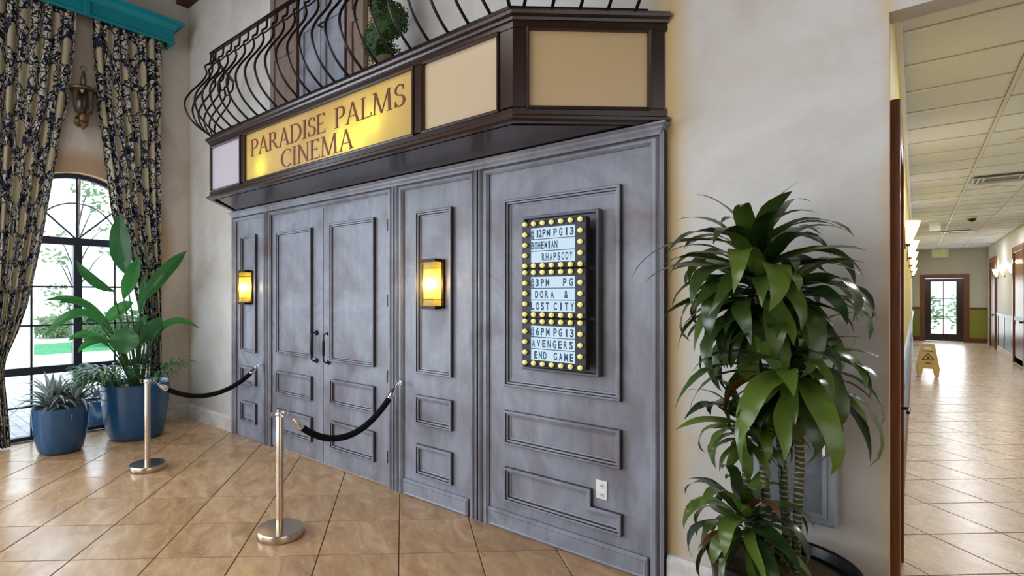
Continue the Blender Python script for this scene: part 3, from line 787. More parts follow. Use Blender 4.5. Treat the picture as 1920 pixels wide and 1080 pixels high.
def glass_panel(P, Q, s0, s1, mat, nm, label=None):
    """panel in local coords: x along the face, -y outwards"""
    P, Q = Vector(P), Vector(Q); d = (Q - P).normalized(); ang = math.atan2(d.y, d.x)
    o = MB().box((s0 - .004, .012, 2.622), (s1 + .004, .018, 3.062)).build(nm, mat, can, label)
    o.location = (P.x, P.y, 0); o.rotation_euler = (0, 0, ang)
    fr_ = MB().frame([(s0 - .012, 2.616), (s1 + .012, 2.616), (s1 + .012, 3.064), (s0 - .012, 3.064)], BEAD, 0).build('bead', 'espresso', o)
    return o
glass_panel(B_, C_, xs(-5.155), xs(-4.585), 'creamlilac', 'face_panel')
sg = glass_panel(B_, C_, xs(-4.495), xs(-2.38), 'sign', 'name_sign', 'gold backlit name panel with dark red serif lettering')
glass_panel(B_, C_, xs(-2.285), xs(-1.72), 'creamfront', 'face_panel')
glass_panel(C_, D_, .085, Lc - .105, 'cream', 'face_panel'); glass_panel(A_, B_, .105, Lc - .085, 'creamlilac', 'face_panel')
for x, z in ((-3.12, 2.74), (-2.95, 2.72), (-2.78, 2.80)): light('sign_backlight', 'POINT', (x, 2.54, z), .9, (.92, 1, .42), .035)
light('sign_backlight', 'POINT', (-4.25, 2.54, 2.72), 1.0, (.92, 1, .42), .035)

# ---- serif letters of the name sign
def serif_letter(ch):
    """polygons in a 0..w x 0..1 box"""
    P = []; W = .62; th, tn, sf = .105, .045, .028
    def quad(x0, y0, x1, y1, w0, w1=None):
        w1 = w0 if w1 is None else w1
        P.append([(x0 - w0 / 2, y0), (x0 + w0 / 2, y0), (x1 + w1 / 2, y1), (x1 - w1 / 2, y1)])
    def ser(x, y, w=.26):
        P.append([(x - w / 2, y), (x + w / 2, y), (x + w / 2, y + sf), (x - w / 2, y + sf)])
    def stem(x, w=th, s=.26):
        quad(x, 0, x, 1, w); ser(x, 0, s); ser(x, 1 - sf, s)
    def hb(x0, x1, y, t=.04): P.append([(x0, y - t / 2), (x1, y - t / 2), (x1, y + t / 2), (x0, y + t / 2)])
    def arc(cx, cy, rx, ry, a0, a1, tmin=.04, tmax=.11, n=14, ph=0):
        for i in range(n):
            q = []
            for k, s in ((i, 1), (i + 1, 1), (i + 1, -1), (i, -1)):
                a = R(a0 + (a1 - a0) * k / n); t = tmin + (tmax - tmin) * abs(math.cos(a - R(ph))) ** 1.5
                q.append((cx + (rx + s * t / 2) * math.cos(a), cy + (ry + s * t / 2) * math.sin(a)))
            P.append(q)
    if ch == 'P': stem(.14); hb(.14, .34, .975); hb(.14, .34, .46); arc(.33, .72, .22, .255, -90, 90); W = .62
    elif ch == 'R': stem(.14); hb(.14, .32, .975); hb(.14, .32, .50); arc(.32, .74, .20, .235, -90, 90); quad(.66, 0, .34, .5, .12, .10); hb(.60, .78, .014, .028); W = .76
    elif ch == 'A': quad(.12, 0, .40, 1, tn); quad(.70, 0, .40, 1, th * 1.1, .09); hb(.20, .60, .34, .04); ser(.12, 0, .2); ser(.70, 0, .24); W = .82
    elif ch == 'D': stem(.14); hb(.14, .34, .975); hb(.14, .34, .025); arc(.32, .5, .42, .475, -90, 90, n=20); W = .86
    elif ch == 'I': stem(.15); W = .32
    elif ch == 'S': arc(.30, .745, .185, .225, 30, 270, .04, .085); arc(.30, .265, .205, .24, -150, 90, .04, .105); quad(.46, .74, .47, .95, .03); quad(.10, .03, .11, .28, .03); W = .56
    elif ch == 'E': stem(.14); hb(.14, .52, .975); hb(.14, .44, .5); hb(.14, .56, .025); quad(.52, .84, .52, .99, .03); quad(.44, .42, .44, .58, .025); quad(.57, .01, .57, .18, .03); W = .64
    elif ch == 'L': stem(.14); hb(.14, .54, .025); quad(.56, .01, .56, .2, .03); W = .60
    elif ch == 'M': quad(.12, 0, .16, 1, tn); ser(.12, 0, .2); quad(.48, .0, .17, 1, th * .8, th); quad(.48, 0, .80, 1, tn); quad(.86, 0, .81, 1, th); ser(.86, 0, .26); ser(.12, 1 - sf, .16); ser(.84, 1 - sf, .16); W = 1.02
    elif ch == 'C': arc(.47, .5, .37, .475, 48, 312, .035, .11, n=24); quad(.72, .72, .72, .92, .03); W = .80
    elif ch == 'N': quad(.14, 0, .14, 1, tn); ser(.14, 0, .2); quad(.68, 0, .15, 1, .11, .11); quad(.68, 0, .68, 1, tn); ser(.68, 1 - sf, .2); ser(.10, 1 - sf, .12); W = .82
    return P, W
def serif_word(word, x0, x1, z0, hgt, parent, xoff):
    gl = [serif_letter(c) for c in word]; tot = sum(w for _, w in gl); k = (x1 - x0) / tot; x = x0
    for c, (P, w) in zip(word, gl):
        m = MB()
        for i, q in enumerate(P): m.plate([(xoff + x + a * k, z0 + b * hgt) for a, b in q], .0075 + .0003 * (i % 3), .0125)
        m.build('letter', 'lettering', parent); x += w * k
off = 5.19
serif_word('PARADISE', -4.41, -3.30, 2.838, .15, sg, off)
serif_word('PALMS', -3.20, -2.455, 2.838, .15, sg, off)
serif_word('CINEMA', -3.93, -2.975, 2.655, .15, sg, off)

# ================================================================== BALCONY RAILING
bal = empty('balcony_railing', (-3.4, 2.47, 3.15), 'black wrought iron bow-fronted railing on top of the canopy', 'railing')
ZB, ZT = 3.15, 4.0
ra = [(-5.66, 2.97), (-5.165, 2.475), (-1.645, 2.475), (-1.10, 3.02)]
rl_ = [(x + 3.4, y - 2.47) for x, y in ra]
MB().sweep(rl_, [(-.012, .012), (.012, .012), (.012, .032), (-.012, .032)]).build('base_rail', 'iron', bal)
MB().sweep(rl_, [(-.016, ZT - ZB - .014), (.016, ZT - ZB - .014), (.016, ZT - ZB + .004), (-.016, ZT - ZB + .004)]).build('top_rail', 'iron', bal)
prof = [(0, .03), (.05, .062), (.115, .115), (.172, .185), (.205, .27), (.205, .345), (.165, .43), (.105, .51), (.055, .585), (.035, .645), (.045, .69), (.045, .72), (.01, .75), (0, .83)]
# straight bar, and corner bars that lean out along the diagonal
def smooth(pr, n=3):
    out = []
    for i in range(len(pr) - 1):
        p0, p1, p2, p3 = [Vector(pr[min(max(i + k, 0), len(pr) - 1)]) for k in (-1, 0, 1, 2)]
        for j in range(n):
            t = j / n
            out.append(.5 * ((2 * p1) + (p2 - p0) * t + (2 * p0 - 5 * p1 + 4 * p2 - p3) * t * t + (3 * p1 - p0 - 3 * p2 + p3) * t ** 3))
    out.append(Vector(pr[-1])); return out
sp = smooth(prof)
bar_me = MB().tube([(0, -o, z) for o, z in sp], .0098, 6).mesh('bar', 'iron')
bar_dg = MB().tube([(0, -o * 1.15, z) for o, z in sp], .0098, 6).mesh('bar', 'iron')
PIT = .157
def link_mesh(l):
    pts = [(l * t, -.045 - .02 * math.sin(PI * t), .70 - .035 * math.sin(PI * t) + .0 * t) for t in [i / 8 for i in range(9)]]
    return MB().tube(pts, .007, 5).mesh('scallop_link', 'iron')
lk = link_mesh(PIT)
def bars_on(P, Q, n0, n1, ang, start):
    P, Q = Vector(P), Vector(Q); d = (Q - P).normalized()
    for k in range(n0, n1):
        p = P + d * (start + k * PIT)
        link('bar', bar_me, bal, (p.x, p.y, 0), (0, 0, ang))
        if k < n1 - 1: link('scallop_link', lk, bal, (p.x, p.y, 0), (0, 0, ang))
bars_on(rl_[1], rl_[2], 0, 22, 0, .10)
bars_on(rl_[2], rl_[3], 0, 5, R(45), .08)
bars_on(rl_[0], rl_[1], 0, 5, R(-45), .0)
link('bar', bar_dg, bal, (rl_[1][0], rl_[1][1], 0), (0, 0, R(-22.5))); link('bar', bar_dg, bal, (rl_[2][0], rl_[2][1], 0), (0, 0, R(22.5)))

# ---- spiral topiary on the balcony
tp = empty('spiral_topiary', (-2.97, 2.80, 3.15), 'green spiral topiary standing on the balcony behind the iron railing', 'topiary')
MB().lathe([(.08, 0), (.11, .16), (.115, .18), (.10, .18), (.09, .15)], n=20).build('pot', 'white_stone', tp)
MB().lathe([(.095, .15), (.12, .20), (.08, .25), (.001, .26)], n=16).build('moss', 'soil', tp)
MB().tube([(0, 0, .25), (.01, 0, .9), (0, 0, 1.7)], .014, 8).build('stem', 'wood_bark', tp)
sm = MB(); pts = []; rr = []
for i in range(90):
    t = i / 89; a = t * 2 * PI * 4.2 + 2.2; r0 = .075 * (1 - .5 * t)
    pts.append(Vector((math.cos(a) * r0, math.sin(a) * r0, .27 + t * 1.5))); rr.append(.118 * (1 - .6 * t))
sm.tube(pts, [r_ * .8 for r_ in rr], 8)
rnd = random.Random(3)
for i in range(11000):
    k = rnd.randrange(90); c = pts[k]; d = Vector((rnd.gauss(0, 1), rnd.gauss(0, 1), rnd.gauss(0, 1))).normalized()
    p = c + d * rr[k] * rnd.uniform(.75, 1.05); u = Vector((rnd.gauss(0, 1), rnd.gauss(0, 1), rnd.gauss(0, 1))).normalized()
    q = (d + u * .6).normalized() * .018; w = d.cross(u).normalized() * .006
    sm.add([p - w * .6, p + w * .6, p + q * .6 + w, p + q, p + q * .6 - w], [(0, 1, 2, 3, 4)])
o = sm.build('foliage', 'topiary', tp); o['kind'] = 'stuff'

# ================================================================== MARQUEE BOARDS
df = empty('display_frame', (-1.635, PAN, 1.61), 'grey painted shadow-box frame around the three lightbox signs', 'frame')
MB().box((-.245, -.02, -.48), (.245, 0, .48)).build('backing', 'gray_frame', df)
m = MB()
FP = [(0, 0), (0, .055), (.004, .06), (.014, .06), (.018, .055), (.018, .02)]
m.frame([(-.262, -.497), (.262, -.497), (.262, .497), (-.262, .497)], FP, 0); m.build('frame_moulding', 'gray_frame', df)
def text_mesh(s, hgt, wid=None):
    cu = bpy.data.curves.new('t', 'FONT'); cu.body = s; cu.size = 1; cu.resolution_u = 3; cu.offset = .034
    to = bpy.data.objects.new('t', cu); col.objects.link(to); bpy.context.view_layer.update()
    me = bpy.data.meshes.new_from_object(to); bpy.data.objects.remove(to); bpy.data.curves.remove(cu)
    xs_ = [v.co.x for v in me.vertices]; ys_ = [v.co.y for v in me.vertices]
    x0, x1, y0, y1 = min(xs_), max(xs_), min(ys_), max(ys_)
    k = hgt / .729; kx = (wid / (x1 - x0)) if wid else k
    vs = [((v.co.x - x0) * kx, 0, v.co.y * k) for v in me.vertices]; fs = [list(p.vertices) for p in me.polygons]
    bpy.data.meshes.remove(me); return vs, fs
_cache = {}
def put_char(mb, ch, x, z, h, w, y):
    if (ch, h, w) not in _cache: _cache[(ch, h, w)] = text_mesh(ch, h, w)
    vs, fs = _cache[(ch, h, w)]; mb.add([(a + x, y, c + z) for a, _, c in vs], fs)
def spread(word, a, b): return [(c, a + (b - a) * i / max(len(word) - 1, 1)) for i, c in enumerate(word)]
rows = [
 [[('@', 140), ('1', 170), ('2', 187), ('P', 210), ('M', 235), ('P', 275), ('G', 307), ('1', 340), ('3', 370)], spread('BOHEMIAN', 140, 280), spread('RHAPSODY', 205, 365)],
 [[('@', 140), ('3', 168), ('P', 200), ('M', 230), ('P', 330), ('G', 365)], [('D', 165), ('O', 195), ('R', 225), ('A', 258), ('&', 338)], spread('LOST', 140, 230) + spread('CITY', 276, 372)],
 [[('@', 140), ('6', 170), ('P', 200), ('M', 232), ('P', 275), ('G', 305), ('1', 340), ('3', 370)], spread('AVENGERS', 146, 365), spread('END', 160, 215) + spread('GAME', 276, 368)]]
bulb_me = None
labels = ['top lightbox sign, listing the 12PM showing, ringed with bulbs', 'middle lightbox sign, listing the 3PM showing, ringed with bulbs', 'bottom lightbox sign, listing the 6PM showing, ringed with bulbs']
for bi, zt in enumerate((2.062, 1.758, 1.454)):
    o = empty('lightbox_sign', (-1.632, 2.965, zt - .302), labels[bi], 'sign', 'bulb-ringed lightbox signs in the frame')
    MB().bbox((-.218, -.04, .002), (.218, .012, .300), .004).build('housing', 'board_black', o)
    MB().bbox((-.12, .012, .06), (.12, .0745, .24), .004).build('bracket', 'board_black', o)
    zs = [.225, .150, .075]
    for ri, z in enumerate((.186, .113, .040)):
        s = MB().box((-.148, -.044, z), (.148, -.0395, z + .068)).build('letter_strip', 'strip', o)
        for ch, px in rows[bi][ri]:
            w = .0235 if ch not in '1I' else .011
            if ch in 'M@&': w = .025
            if ri == 1 and bi == 0 or ri == 2 and bi == 0: w = min(w, .0195)
            x = -.148 + (px - 130) / 255 * .296 - w / 2
            key = ('L', ch, w)
            if key not in _cache: tm = MB(); put_char(tm, ch, 0, 0, .046, w, 0); _cache[key] = tm.mesh('letter', 'teal_text')
            link('letter', _cache[key], s, (x, -.0452, z + .011))
    spots_ = [(-.1875 + .0625 * k, .282) for k in range(7)] + [(-.1875 + .0625 * k, .02) for k in range(7)] + [(s_ * .1875, z) for s_ in (-1, 1) for z in (.2165, .151, .0855)]
    for x, z in spots_:
        if bulb_me is None:
            mm = MB(); mm.sphere((0, -.014, 0), .0155, 12, 8); mm.lathe([(.011, 0), (.011, .008), (.008, .01)], M_=Matrix.Rotation(R(90), 4, 'X'), n=10); bulb_me = mm.mesh('bulb', 'bulb')
        link('bulb', bulb_me, o, (x, -.041, z))

# ================================================================== AMBER SCONCES
def amber_sconce(x, z, label):
    o = empty('wall_sconce', (x, PAN, z), label, 'lamp', 'amber box sconces on the panelling')
    MB().bbox((-.095, -.02, -.185), (.095, 0, .185), .004).build('back_plate', 'bronze', o)
    MB().bbox((-.078, -.10, .165), (.078, -.02, .178), .002).bbox((-.07, -.09, .178), (.07, -.02, .19), .002).build('top_cap', 'bronze', o)
    MB().bbox((-.078, -.10, -.178), (.078, -.02, -.165), .002).bbox((-.07, -.09, -.19), (.07, -.02, -.178), .002).build('bottom_cap', 'bronze', o)
    g_ = MB(); pts = [(-.072, -.02), (-.072, -.07), (-.052, -.095), (.052, -.095), (.072, -.07), (.072, -.02)]
    for i in range(5):
        (xa, ya), (xb, yb) = pts[i], pts[i + 1]; g_.add([(xa, ya, -.165), (xb, yb, -.165), (xb, yb, .165), (xa, ya, .165)], [(0, 1, 2, 3)])
    g_.build('amber_shade', 'amber', o)
    w = MB()
    for zz in (.118, -.118): w.tube([(a * 1.03, b * 1.02, zz) for a, b in pts], .0028, 6)
    w.build('shade_wire', 'bronze', o)
    MB().tube([(-.045, -.104, -.15), (-.045, -.104, .15)], .0075, 8).tube([(-.045, -.104, .15), (-.045, -.1, .172)], .003, 6).tube([(-.045, -.104, -.15), (-.045, -.1, -.172)], .003, 6).build('front_rod', 'brass', o)
    MB().sphere((0, -.055, 0), .04, 14, 10).build('bulb', 'sconce_bulb', o)
    light('sconce_lamp', 'POINT', (x, PAN - .16, z), 2.2, (1, .82, .5), .05)
amber_sconce(-5.475, 1.68, 'lit amber sconce on the narrow panel left of the double door')
amber_sconce(-2.70, 1.68, 'lit amber sconce on the panel between the double door and the signs')

# ================================================================== ROPES AND POSTS
def stanchion(x, y, rz, label):
    o = empty('rope_post', (x, y, 0), label, 'stanchion', 'brushed steel rope posts', rz)
    MB().lathe([(.10, 0), (.150, .002), (.154, .008), (.154, .046), (.149, .053), (.03, .060), (.001, .060)], n=40).build('base', 'steel', o)
    MB().lathe([(.025, .059), (.025, .815), (.022, .822), (.001, .824)], n=20).build('pole', 'steel', o)
    MB().lathe([(.0265, .795), (.031, .80), (.031, .812), (.0265, .818)], n=20).build('collar', 'chrome', o)
    for k in range(4):
        a = k * PI / 2; p = Vector((math.cos(a) * .043, math.sin(a) * .043, .81))
        MB().tube([p + Vector((math.cos(a) * .017 * math.cos(t), math.sin(a) * .017 * math.cos(t), .017 * math.sin(t))) for t in [2 * PI * i / 12 for i in range(13)]], .004, 6).build('ring', 'chrome', o)
    return o
stanchion(-3.119, 1.966, R(84), 'nearer steel rope post, in front of the double door')
stanchion(-5.20, 1.89, R(84), 'farther steel rope post, standing before the big blue planter')
def wall_hook(x, z, label):
    o = empty('wall_hook', (x, PAN - .05, z), label, 'hook', 'rope hooks on the door casings')
    MB().lathe([(.001, 0), (.018, 0), (.018, .006), (.007, .009), (.007, .03), (.001, .032)], M_=Matrix.Rotation(R(90), 4, 'X'), n=14).build('hook_plate', 'chrome', o)
    MB().tube([(.014 * math.cos(t), -.030 - .004, .014 * math.sin(t) - .004) for t in [2 * PI * i / 12 for i in range(13)]], .004, 6).build('ring', 'chrome', o)
wall_hook(-3.03, .895, 'chrome rope hook on the casing right of the double door')
wall_hook(-5.13, .86, 'chrome rope hook on the casing left of the double door')
def rope(a, b, sag, label):
    a, b = Vector(a), Vector(b); c = (a + b) / 2
    o = empty('velvet_rope', (c.x, c.y, 0), label, 'rope', 'black velvet ropes')
    pts = []
    for i in range(41):
        t = i / 40; p = a.lerp(b, t) - Vector((c.x, c.y, 0)); p.z -= sag * (1 - (2 * t - 1) ** 2) ** .9; pts.append(p)
    MB().tube(pts[4:38], .0235, 12).build('rope', 'velvet', o)
    for s, e in ((4, 0), (37, 40)):
        sg_ = 1 if e > s else -1
        MB().tube([pts[s], pts[s + sg_ * 1], pts[s + sg_ * 2], pts[s + sg_ * 3]], [.026, .027, .021, .008], 12).build('ferrule', 'chrome', o)
        MB().tube([pts[s + sg_ * 3], pts[e]], .005, 6).build('snap_hook', 'chrome', o)
rope((-3.113, 2.035, .79), (-3.032, 2.955, .875), .27, 'black velvet rope in front of the double door')
rope((-5.194, 1.96, .79), (-5.132, 2.955, .84), .21, 'black velvet rope left of the double door, by the blue planter')

# ================================================================== CURTAINS, PELMET, LANTERN
def lerp_tab(tab, z):
    for (z0, y0), (z1, y1) in zip(tab, tab[1:]):
        if z0 >= z >= z1: return y0 + (y1 - y0) * (z0 - z) / (z0 - z1)
    return tab[-1][1] if z < tab[-1][0] else tab[0][1]
def curtain(label, y_out, tab, nf, seed, sgn):
    rr_ = random.Random(seed); o = empty('curtain', (XL + .12, y_out, 0), label, 'curtain', 'navy and cream patterned curtains')
    NU, NZ = nf * 10, 70; vs = []; uv = []
    ph = [rr_.uniform(-.5, .5) for _ in range(nf + 1)]
    for j in range(NZ + 1):
        z = 4.93 - (4.93 - .015) * j / NZ; yi = lerp_tab(tab, z); wid = abs(yi - y_out)
        amp = min(.055, .020 + .016 / max(wid, .12))
        for i in range(NU + 1):
            t = i / NU; f = t * nf; w = math.sin(2 * PI * f + ph[int(f) % nf] * .6 + .5 * math.sin(z * 1.3 + f)) 
            w = math.copysign(abs(w) ** .8, w)
            y = y_out + (yi - y_out) * (t + .012 * math.sin(2 * PI * f * 1 + z))
            vs.append((amp * w * (.7 + .3 * math.sin(f * 2.1 + seed)), y - y_out, z)); uv.append((t * 1.75, z + .10 * math.sin(t * 3)))
    fs = [(j * (NU + 1) + i, j * (NU + 1) + i + 1, (j + 1) * (NU + 1) + i + 1, (j + 1) * (NU + 1) + i) for j in range(NZ) for i in range(NU)]
    me = bpy.data.meshes.new('drape'); me.from_pydata(vs, [], fs); me.materials.append(M['curtain'])
    ul = me.uv_layers.new(name='UVMap')
    for lp in me.loops: ul.data[lp.index].uv = uv[lp.vertex_index]
    me.polygons.foreach_set('use_smooth', [True] * len(fs))
    d = bpy.data.objects.new('drape', me); col.objects.link(d); d.parent = o
    sd = d.modifiers.new('thick', 'SOLIDIFY'); sd.thickness = .003
    return o
TL = [(5.0, 1.80), (4.3, 1.755), (3.69, 1.69), (2.9, 1.56), (2.2, 1.46), (1.9, 1.405), (1.5, 1.33), (1.22, 1.25), (.95, 1.15), (.8, 1.125), (.6, 1.14), (.3, 1.165), (0, 1.18)]
TR = [(5.0, 1.90), (4.6, 1.915), (3.76, 1.975), (2.98, 2.085), (2.55, 2.14), (2.2, 2.24), (1.94, 2.33), (1.5, 2.42), (1.1, 2.50), (.9, 2.53), (.6, 2.52), (0, 2.48)]
curtain('patterned navy and cream curtain at the left edge of the window', .97, TL, 8, 3, 1)
curtain('patterned navy and cream curtain on the right of the window, behind the tall plant', 2.69, TR, 8, 5, -1)
pel = empty('curtain_pelmet', (XL, 1.845, 4.73), 'turquoise painted wooden pelmet above the curtains', 'pelmet')
pp = [(XL, .74), (-6.84, .74), (-6.84, 2.80), (XL, 2.80)]
pl_ = [(x - XL + .001, y - 1.845) for x, y in pp]
MB().sweep(pl_, [(0, 0), (.012, .008), (.012, .02), (0, .03), (0, .16), (.012, .165), (.02, .185), (.055, .225), (.10, .24), (.105, .262), (-.03, .262), (-.03, 0)]).build('moulded_board', 'teal', pel)
MB().box((.002, pl_[0][1] + .03, .21), (.2, pl_[3][1] - .03, .245)).build('top_board', 'teal', pel)
for y in (1.845,): MB().bbox((.225, -.03, .002), (.25, .03, .16), .004).build('centre_block', 'teal', pel)
# brass wall lantern between the curtains
la = empty('wall_lantern', (XL, 1.835, 3.46), 'antique brass wall lantern with clear glass between the curtains', 'lantern')
cx = .15
MB().lathe([(.001, 0), (.06, .0), (.065, .02), (.04, .035), (.015, .04), (.001, .05)], M_=Matrix.Translation((0, 0, .12)) @ Matrix.Rotation(R(90), 4, 'Y'), n=18).build('wall_plate', 'brass', la)
MB().tube([(.02, 0, .12), (.06, 0, .10), (.10, 0, .07), (cx, 0, .085)], [.018, .022, .02, .016], 10).build('arm', 'brass', la)
MB().lathe([(.001, -.0), (.012, .004), (.008, .02), (.035, .04), (.05, .07), (.04, .09), (.05, .10), (.055, .16), (.05, .17), (.001, .175)], (cx, 0, 0), 20).build('cup', 'brass', la)
MB().lathe([(.038, .17), (.038, .33), (.034, .335), (.034, .17)], (cx, 0, 0), 18).build('candle_tube', 'lampglass', la)
MB().lathe([(.05, .17), (.085, .20), (.10, .25), (.102, .42), (.098, .42), (.096, .25), (.08, .203), (.048, .175)], (cx, 0, 0), 24).build('glass_globe', 'lampglass', la)
MB().lathe([(.10, .42), (.135, .435), (.14, .45), (.13, .462), (.09, .48), (.03, .50), (.028, .56), (.03, .58), (.018, .60), (.022, .63), (.012, .65), (.001, .66)], (cx, 0, 0), 28).build('hood', 'brass', la)
MB().tube([(.06, 0, .12), (.05, 0, .30), (.07, 0, .455)], .010, 8).build('stay', 'brass', la)
MB().tube([(cx, .028 * math.cos(t), .69 + .028 * math.sin(t)) for t in [2 * PI * i / 16 for i in range(17)]], .0045, 6).build('ring', 'brass', la)

# ================================================================== PLANTS
def ribbon(L, W, droop, mat, nm='leaf', n=9, fold=.18, pw=1.6, wave=0, tip=.0, start=0.0, widest=.35, base=.35):
    """leaf growing along +X, bending down; V-folded, pointed"""
    m = MB(); p = Vector((0, 0, 0)); vs = []; a = start
    for i in range(n + 1):
        t = i / n
        w = W / 2 * ((base + (1 - base) * math.sin(PI / 2 * min(t / widest, 1))) if t < widest else math.cos(PI / 2 * ((t - widest) / (1 - widest)) ** 1.25)) + .0008
        tx, tz = math.cos(a), math.sin(a); nx, nz = -tz, tx
        wy_ = wave * math.sin(t * 9) * W
        for s in (-1, 0, 1):
            f = fold * w * abs(s) + (wave * w * math.sin(t * 14 + s) if s else 0)
            vs.append((p.x + nx * f, s * w + wy_, p.z + nz * f))
        p = p + Vector((tx, 0, tz)) * (L / n); a = start - droop * ((i + 1) / n) ** (1 / pw) if False else start - droop * (((i + 1) / n) ** pw)
    fs = []
    for i in range(n):
        for s in (0, 1): fs.append((i * 3 + s, (i + 1) * 3 + s, (i + 1) * 3 + s + 1, i * 3 + s + 1))
    m.add(vs, fs, True); return m.mesh(nm, mat)
def place_leaf(me, parent, c, az, el, roll=0, s=1.0, name='leaf'):
    mt = Matrix.Translation(c) @ Matrix.Rotation(az, 4, 'Z') @ Matrix.Rotation(-el, 4, 'Y') @ Matrix.Rotation(roll, 4, 'X') @ Matrix.Scale(s, 4)
    return link(name, me, parent, mat4=mt), mt
# ---- large dracaena in a black planter
DX, DY = -.425, 2.70
dr = empty('potted_dracaena', (DX, DY, 0), 'tall dracaena with strappy drooping leaves in a black planter by the wall', 'plant')
MB().lathe([(.19, .0), (.205, .01), (.262, .40), (.28, .455), (.285, .47), (.278, .475), (.265, .468), (.255, .43)], n=40).build('planter', 'black_pot', dr)
MB().lathe([(.255, .425), (.18, .435), (.08, .43), (.001, .44)], n=30).build('soil', 'soil', dr)
rnd = random.Random(11)
dl = [ribbon(L, W, dp, 'dracaena', n=10, wave=wv, start=0) for L, W, dp, wv in
      [(.42, .084, 1.5, .09), (.46, .090, 1.9, .10), (.36, .070, 1.0, .05), (.50, .086, 2.4, .12), (.42, .100, 2.6, .09), (.38, .076, 1.4, .12), (.50, .066, 1.7, .14), (.40, .098, 2.2, .09)]]
db = [ribbon(.40, .08, 2.2, 'dracaena_brown', n=10, wave=.03)]
def local_ok(mt, me, lim):
    for v in (me.vertices[len(me.vertices) // 2], me.vertices[len(me.vertices) * 3 // 4], me.vertices[-1], me.vertices[-2]):
        w = mt @ v.co
        if w.y + DY > YW - .012: return False
        if w.y + DY > YW - .14 and -.62 < w.x + DX < -.22 and .5 < w.z < 1.5: return False
        if w.x + DX > -.036 * (w.y + DY): return False
    return True
def rosette(c, N, e0, e1, s0, s1, span, parent, meshes, az_fn=None, brown=0):
    k = 0; tries = 0
    while k < N and tries < N * 30:
        tries += 1
        t = k / N; az = k * 2.39996 + rnd.uniform(-.3, .3) if tries < N * 3 else rnd.uniform(0, 2 * PI)
        el = R(e0 + (e1 - e0) * t ** .75) + rnd.uniform(-.16, .16)
        me = rnd.choice(db) if k in (brown or ()) else rnd.choice(meshes); s = rnd.uniform(s0, s1) * (.8 + .2 * math.sin(PI * min(t * 1.3, 1)))
        cc = Vector(c) - Vector((0, 0, span * t)) + Vector((math.cos(az), math.sin(az), 0)) * .018
        mt = Matrix.Translation(cc) @ Matrix.Rotation(az, 4, 'Z') @ Matrix.Rotation(-el, 4, 'Y') @ Matrix.Rotation(rnd.uniform(-.35, .35), 4, 'X') @ Matrix.Scale(s, 4)
        if not local_ok(mt, me, True): continue
        link('leaf', me, parent, mat4=mt); k += 1
def P3(x, y, Y): p = pix(x, y, Y=Y); return (p.x - DX, p.y - DY, p.z)
def cane(pts): MB().tube(pts, [.017] * (len(pts) - 1) + [.013], 10).build('trunk', 'trunk', dr)
hA, hB, hC, hD = P3(1415, 480, 2.66), P3(1478, 668, 2.60), P3(1392, 765, 2.66), P3(1395, 950, 2.60)
cane([(-.03, -.02, .42), P3(1430, 850, 2.68), P3(1424, 700, 2.68), P3(1405, 600, 2.68), hA])
cane([(.05, .02, .42), P3(1500, 860, 2.68), P3(1492, 740, 2.66), hB])
cane([(.02, .06, .42), P3(1466, 860, 2.76), P3(1456, 740, 2.74), P3(1452, 640, 2.70), P3(1478, 520, 2.66)])
cane([(-.08, .02, .42), P3(1400, 900, 2.68), hC])
cane([(-.06, -.08, .42), hD])
rosette(hA, 92, 78, -35, .88, 1.15, .30, dr, dl, brown=(12, 40))
rosette(P3(1478, 530, 2.66), 30, 50, -30, .8, 1.05, .12, dr, dl)
rosette(hB, 56, 58, -45, .85, 1.12, .14, dr, dl, brown=(30,))
rosette(hC, 30, 60, -35, .55, .75, .16, dr, dl)
rosette(hD, 46, 75, -30, .62, .85, .16, dr, dl, brown=(5, 33))
rl2 = random.Random(2)
# tufts of leaves standing up from the top, as in the photograph
for az, el, s, me in ((R(190), R(68), 1.0, dl[2]), (R(20), R(78), .95, dl[2]), (R(10), R(42), .72, dl[6]), (R(-30), R(34), .9, dl[6]), (R(200), R(18), 1.15, dl[6]), (R(225), R(30), 1.0, dl[1])):
    place_leaf(me, dr, Vector(hA) + Vector((0, 0, .03)), az, el, 0, s)
for az, el, s, me in ((R(-35), R(28), .8, dl[3]), (R(-60), R(15), .8, dl[6])):
    place_leaf(me, dr, Vector(hB), az, el, 0, s)

